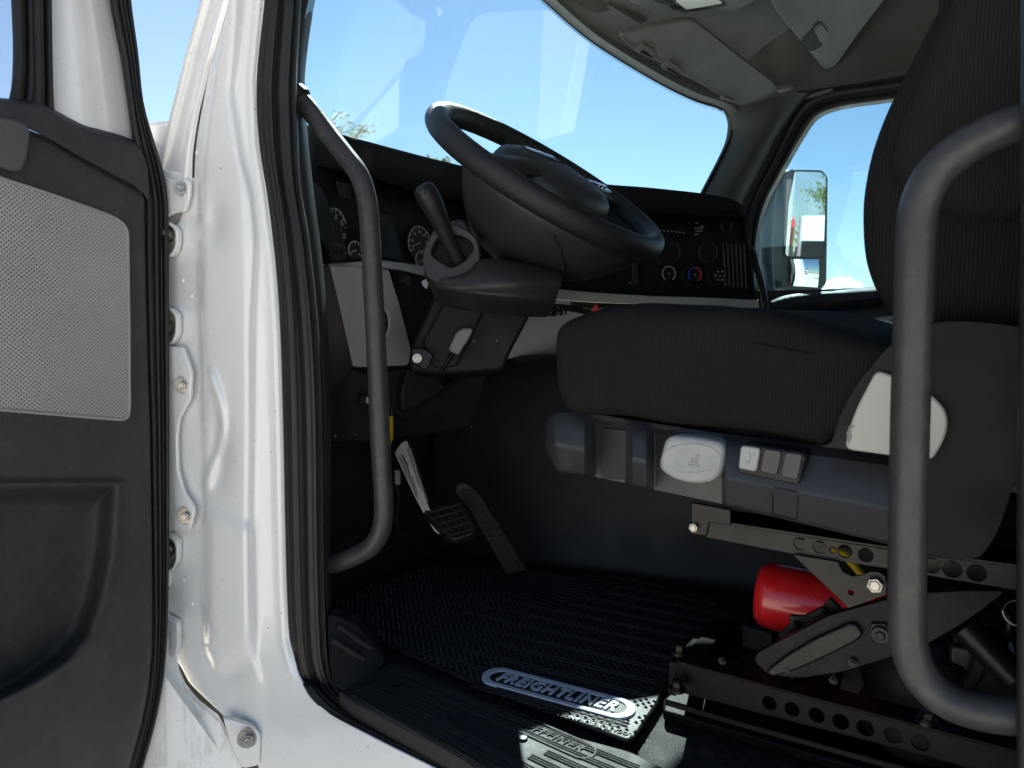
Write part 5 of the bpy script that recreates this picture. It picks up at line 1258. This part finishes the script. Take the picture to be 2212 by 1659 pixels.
# ================================================================ DOOR MIRROR, far side
mr = thing('side_mirror', 'tall black door mirror with flat and convex glass outside the passenger window', 'wing mirror', X(1730, 500, 2.2))
MX = 2.30
mn = V((-.632, -.773, -.045)).normalized()
mp0 = X(1735, 500, MX)
def MP(u, v, o=0.): return PL(u, v, mp0 + mn * o, mn)
hz_ = fillet([MP(u, v) for u, v in ((1704, 366), (1776, 368), (1788, 384), (1785, 612), (1774, 626), (1700, 630), (1690, 622), (1692, 384))], .012)
back = V((.04, .16, 0))
hb = [p + V((.035, .13, 0)) for p in hz_]; cb2 = sum(hb, V()) / len(hb); hb2 = [p.lerp(cb2, .25) + V((.01, .045, 0)) for p in hb]; hf = [p for p in hz_]
obj('housing', MB().loft([hf, hb, hb2]), M['shell'], mr, bevel=.004, smooth=40)
g_u = fillet([MP(u, v, .004) for u, v in ((1716, 371), (1772, 372), (1783, 382), (1778, 552), (1772, 555), (1699, 553), (1696, 548), (1703, 440))], .008)
fr_ = obj('mirror_frame', MB().prism([p + (p - sum(g_u, V()) / len(g_u)).normalized() * .006 - mn * .002 for p in g_u], mn * .004), M['black'], mr)
obj('mirror_glass', MB().prism(g_u, mn * .003), M['mirror'], mr, smooth=0)
cg = [MP(u, v, .006) for u, v in ((1707, 560), (1768, 560), (1766, 621), (1707, 617))]
rows = []
for i in range(17):
    row = []
    for j in range(17):
        s, t = i / 16, j / 16; p = cg[0].lerp(cg[1], t).lerp(cg[3].lerp(cg[2], t), s); row.append(p + mn * (.012 * (1 - ((s - .5) * 2) ** 2 * .5 - ((t - .5) * 2) ** 2 * .5)))
    rows.append(row)
obj('convex_glass', MB().patch(rows), M['mirror'], mr, smooth=180)
obj('mirror_arm', MB().tube(cat([X(1672, 384, 2.22), X(1660, 460, 2.14), X(1655, 560, 2.06), X(1662, 640, 1.96), X(1668, 690, 1.92)], 8), .030, 16, flat=.7), M['shell'], mr)
obj('mirror_arm', MB().tube([MP(1712, 610) + V((.03, .10, 0)), X(1668, 646, 1.95)], .022, 12), M['shell'], mr)

# ================================================================ OUTSIDE
gd = bpy.data.meshes.new('ground'); GZ = -1.25
g = struct(obj('ground', MB().add([(-900, -900, GZ), (900, -900, GZ), (900, 900, GZ), (-900, 900, GZ)], [(0, 1, 2, 3)]), M['mark'], smooth=0))
hb_ = MB(); rh = random.Random(3); hs_ = [rh.uniform(5, 13) for k in range(90)]
hb_.patch([[V((math.cos(R(4 * (k % 90))) * r_, math.sin(R(4 * (k % 90))) * r_, GZ - .5 + (0 if q == 0 else hs_[k % 90] * (1 if q == 1 else .2)))) for k in range(91)] for q, r_ in enumerate((560, 640, 760))])
struct(obj('hills', hb_, plain('hill_scrub', (.10, .10, .05), .9, gd=0, dscale=.05), smooth=60))
leafm = plain('leaf_yellow_green', (.25, .30, .05), .85, gd=0, spec=.05, dscale=.8); barkm = plain('bark', (.09, .07, .05), .9, 6, .02)
def tree(nm, label, base, h, cr, nleaf, seed, grp='trees standing in the yard', top=1.0):
    rd = random.Random(seed); t = thing(nm, label, 'tree', base, grp); b = V(base); mb = MB(); lf = MB()
    mb.tube(cat([b, b + V((.1, .1, h * .3)), b + V((-.1, .15, h * .6)), b + V((0, 0, h * .92))], 5), [.24 - .21 * i / 15 for i in range(16)], 8)
    for k in range(34):
        z = h * rd.uniform(.32, .97); a = rd.uniform(0, 6.28); L = cr * rd.uniform(.5, 1.) * (1.25 - z / h * .85); s = b + V((0, 0, z))
        e = s + V((math.cos(a) * L, math.sin(a) * L, L * rd.uniform(.15, .7))); mdl = s.lerp(e, .5) + V((0, 0, L * .12))
        br = cat([s, mdl, e], 4); mb.tube(br, [.05 - .042 * i / (len(br) - 1) for i in range(len(br))], 5)
        for q in range(nleaf):
            p = br[min(int(rd.uniform(.25, 1) * len(br)), len(br) - 1)] + V((rd.gauss(0, .26), rd.gauss(0, .26), rd.gauss(0, .2))) * (cr / 2.4)
            if p.z > b.z + h * top: p.z = b.z + h * top - rd.random() * .4
            d = V((rd.gauss(0, 1), rd.gauss(0, 1), rd.gauss(.4, .7))).normalized(); w = d.orthogonal().normalized(); L_ = rd.uniform(.12, .30); 
            lf.add([p, p + d * L_ * .5 + w * L_ * .24, p + d * L_, p + d * L_ * .5 - w * L_ * .24], [(0, 1, 2, 3)])
    obj('trunk', mb, barkm, t); obj('crown', lf, leafm, t, smooth=0); return t
def ongrd(u, v, d):
    p = D(u, v, d); return p
for i, (u, v, d, cr, lab) in enumerate(((716, 240, 30, 2.1, 'feathery yellow green tree top above the dashboard beside the near grab handle'), (772, 268, 31, 1.7, 'small yellow green tree top over the dashboard, second from the near pillar'), (948, 322, 33, 1.6, 'low yellow green tree tip just left of the steering wheel'))):
    p = D(u, v, d); tree('yard_tree', lab, (p.x, p.y, GZ), p.z - GZ - .1, cr, 34, 11 + i)
tree('yard_tree', 'yellow green tree reflected in the passenger side mirror', (2.6, -46.0, GZ), 7.4, 2.9, 90, 31)

def truck(nm, label, loc, rz, stripe):
    t = thing(nm, label, 'truck', loc, 'trucks parked behind, seen in the mirrors'); Mx = Matrix.Translation(V(loc)) @ Matrix.Rotation(rz, 4, 'Z')
    def tr(mb): mb.v = [Mx @ p for p in mb.v]; return mb
    obj('body', tr(MB().box((0, 0, 2.75), 2.4, 2.2, 3.3).box((0, 1.7, 1.65), 2.0, 1.7, 1.1)), M['red'] if stripe else M['white'], t, bevel=.18, seg=3)
    obj('windshield', tr(MB().box((0, 1.12, 2.75), 2.0, .06, .85)), M['dash'], t, bevel=.02)
    obj('grille', tr(MB().box((0, 2.57, 1.6), 1.2, .06, .9)), M['frame'], t, bevel=.02)
    obj('bumper', tr(MB().box((0, 2.55, .72), 2.4, .3, .45)), M['steel'], t, bevel=.05)
    for s in (-1, 1):
        obj('headlight', tr(MB().box((.82 * s, 2.52, 1.45), .35, .12, .3)), M['clear'], t, bevel=.03)
        obj('mirror', tr(MB().box((1.5 * s, 1.0, 2.5), .25, .14, .8).tube([V((1.2 * s, 1.0, 2.5)), V((1.5 * s, 1.0, 2.5))], .04, 8)), M['shell'], t, bevel=.03)
        obj('wheel', tr(MB().cyl(V((1.15 * s, 1.6, .5)), V((.85 * s, 1.6, .5)), .5, 28)), M['rubber'], t, bevel=.03)
    return t
truck('parked_truck', 'white parked truck reflected in the side mirror in front of a tree', (2.15, -37, GZ), 0, False)
truck('parked_truck', 'red parked truck reflected in the flat mirror, left of the white one', (-.52, -37.5, GZ), 0, True)
truck('parked_truck', 'distant white truck showing only in the small convex mirror', (10.5, -17, GZ), .1, False)

# cloud low beyond the passenger window
mb = MB(); rd = random.Random(5)
cpos = D(1815, 612, 420)
me = bpy.data.meshes.new('cloud'); bm = bmesh.new()
for k in range(150):
    x = rd.gauss(0, .8); hgt = max(0, 8.5 * math.exp(-x * x) * rd.random()); s_ = rd.uniform(1.2, 2.6) * (1.1 - .09 * hgt)
    c = cpos + RT * x * 9 + FW * rd.gauss(0, 5) + V((0, 0, hgt - 4))
    bmesh.ops.create_icosphere(bm, subdivisions=2, radius=s_, matrix=Matrix.Translation(c) @ Matrix.Diagonal((1.5, 1.5, .9, 1)))
for v_ in bm.verts: v_.co += V((rd.gauss(0, .05), rd.gauss(0, .05), rd.gauss(0, .05)))
bm.to_mesh(me); bm.free()
cm, nt, b, out = nodes('cloud_vapour'); nt.nodes.remove(b)
pv = nt.nodes.new('ShaderNodeVolumePrincipled'); pv.inputs['Color'].default_value = (.99, .99, .99, 1); pv.inputs['Density'].default_value = .35; pv.inputs['Anisotropy'].default_value = .5
nt.links.new(pv.outputs[0], out.inputs['Volume'])
cl = obj('cloud', me, cm, smooth=180); rm = cl.modifiers.new('remesh', 'REMESH'); rm.mode = 'VOXEL'; rm.voxel_size = .7
cl['kind'] = 'structure'

# ================================================================ LIGHT
SUN_AZ, SUN_EL = R(57.3), R(45.9)                       # azimuth from +Y towards +X
sd = V((math.sin(SUN_AZ) * math.cos(SUN_EL), math.cos(SUN_AZ) * math.cos(SUN_EL), math.sin(SUN_EL)))
sl = bpy.data.lights.new('sun', 'SUN'); so_ = bpy.data.objects.new('sun', sl); COL.objects.link(so_)
so_.rotation_euler = (-sd).to_track_quat('-Z', 'Y').to_euler(); so_.location = (0, 0, 30)
sl.energy = 5.0; sl.angle = R(.53); sl.color = (1, .955, .88)
w = bpy.data.worlds.new('World'); S.world = w; w.use_nodes = True; nt = w.node_tree
bg = nt.nodes['Background']; sk = nt.nodes.new('ShaderNodeTexSky'); sk.sky_type = 'NISHITA'; sk.sun_disc = False
sk.sun_elevation = SUN_EL; sk.sun_rotation = SUN_AZ; sk.altitude = 100; sk.air_density = 1.; sk.dust_density = .08; sk.ozone_density = 1.2
nt.links.new(sk.outputs[0], bg.inputs[0]); bg.inputs[1].default_value = .05
S.view_settings.view_transform = 'Standard'; S.view_settings.look = 'None'; S.view_settings.exposure = 1.85; S.view_settings.gamma = 1; S.view_settings.use_curve_mapping = False
S.cycles.max_bounces = 10; S.cycles.diffuse_bounces = 6; S.cycles.glossy_bounces = 5; S.cycles.transparent_max_bounces = 12
S.cycles.volume_bounces = 4; S.cycles.use_denoising = True; S.cycles.sample_clamp_indirect = 8
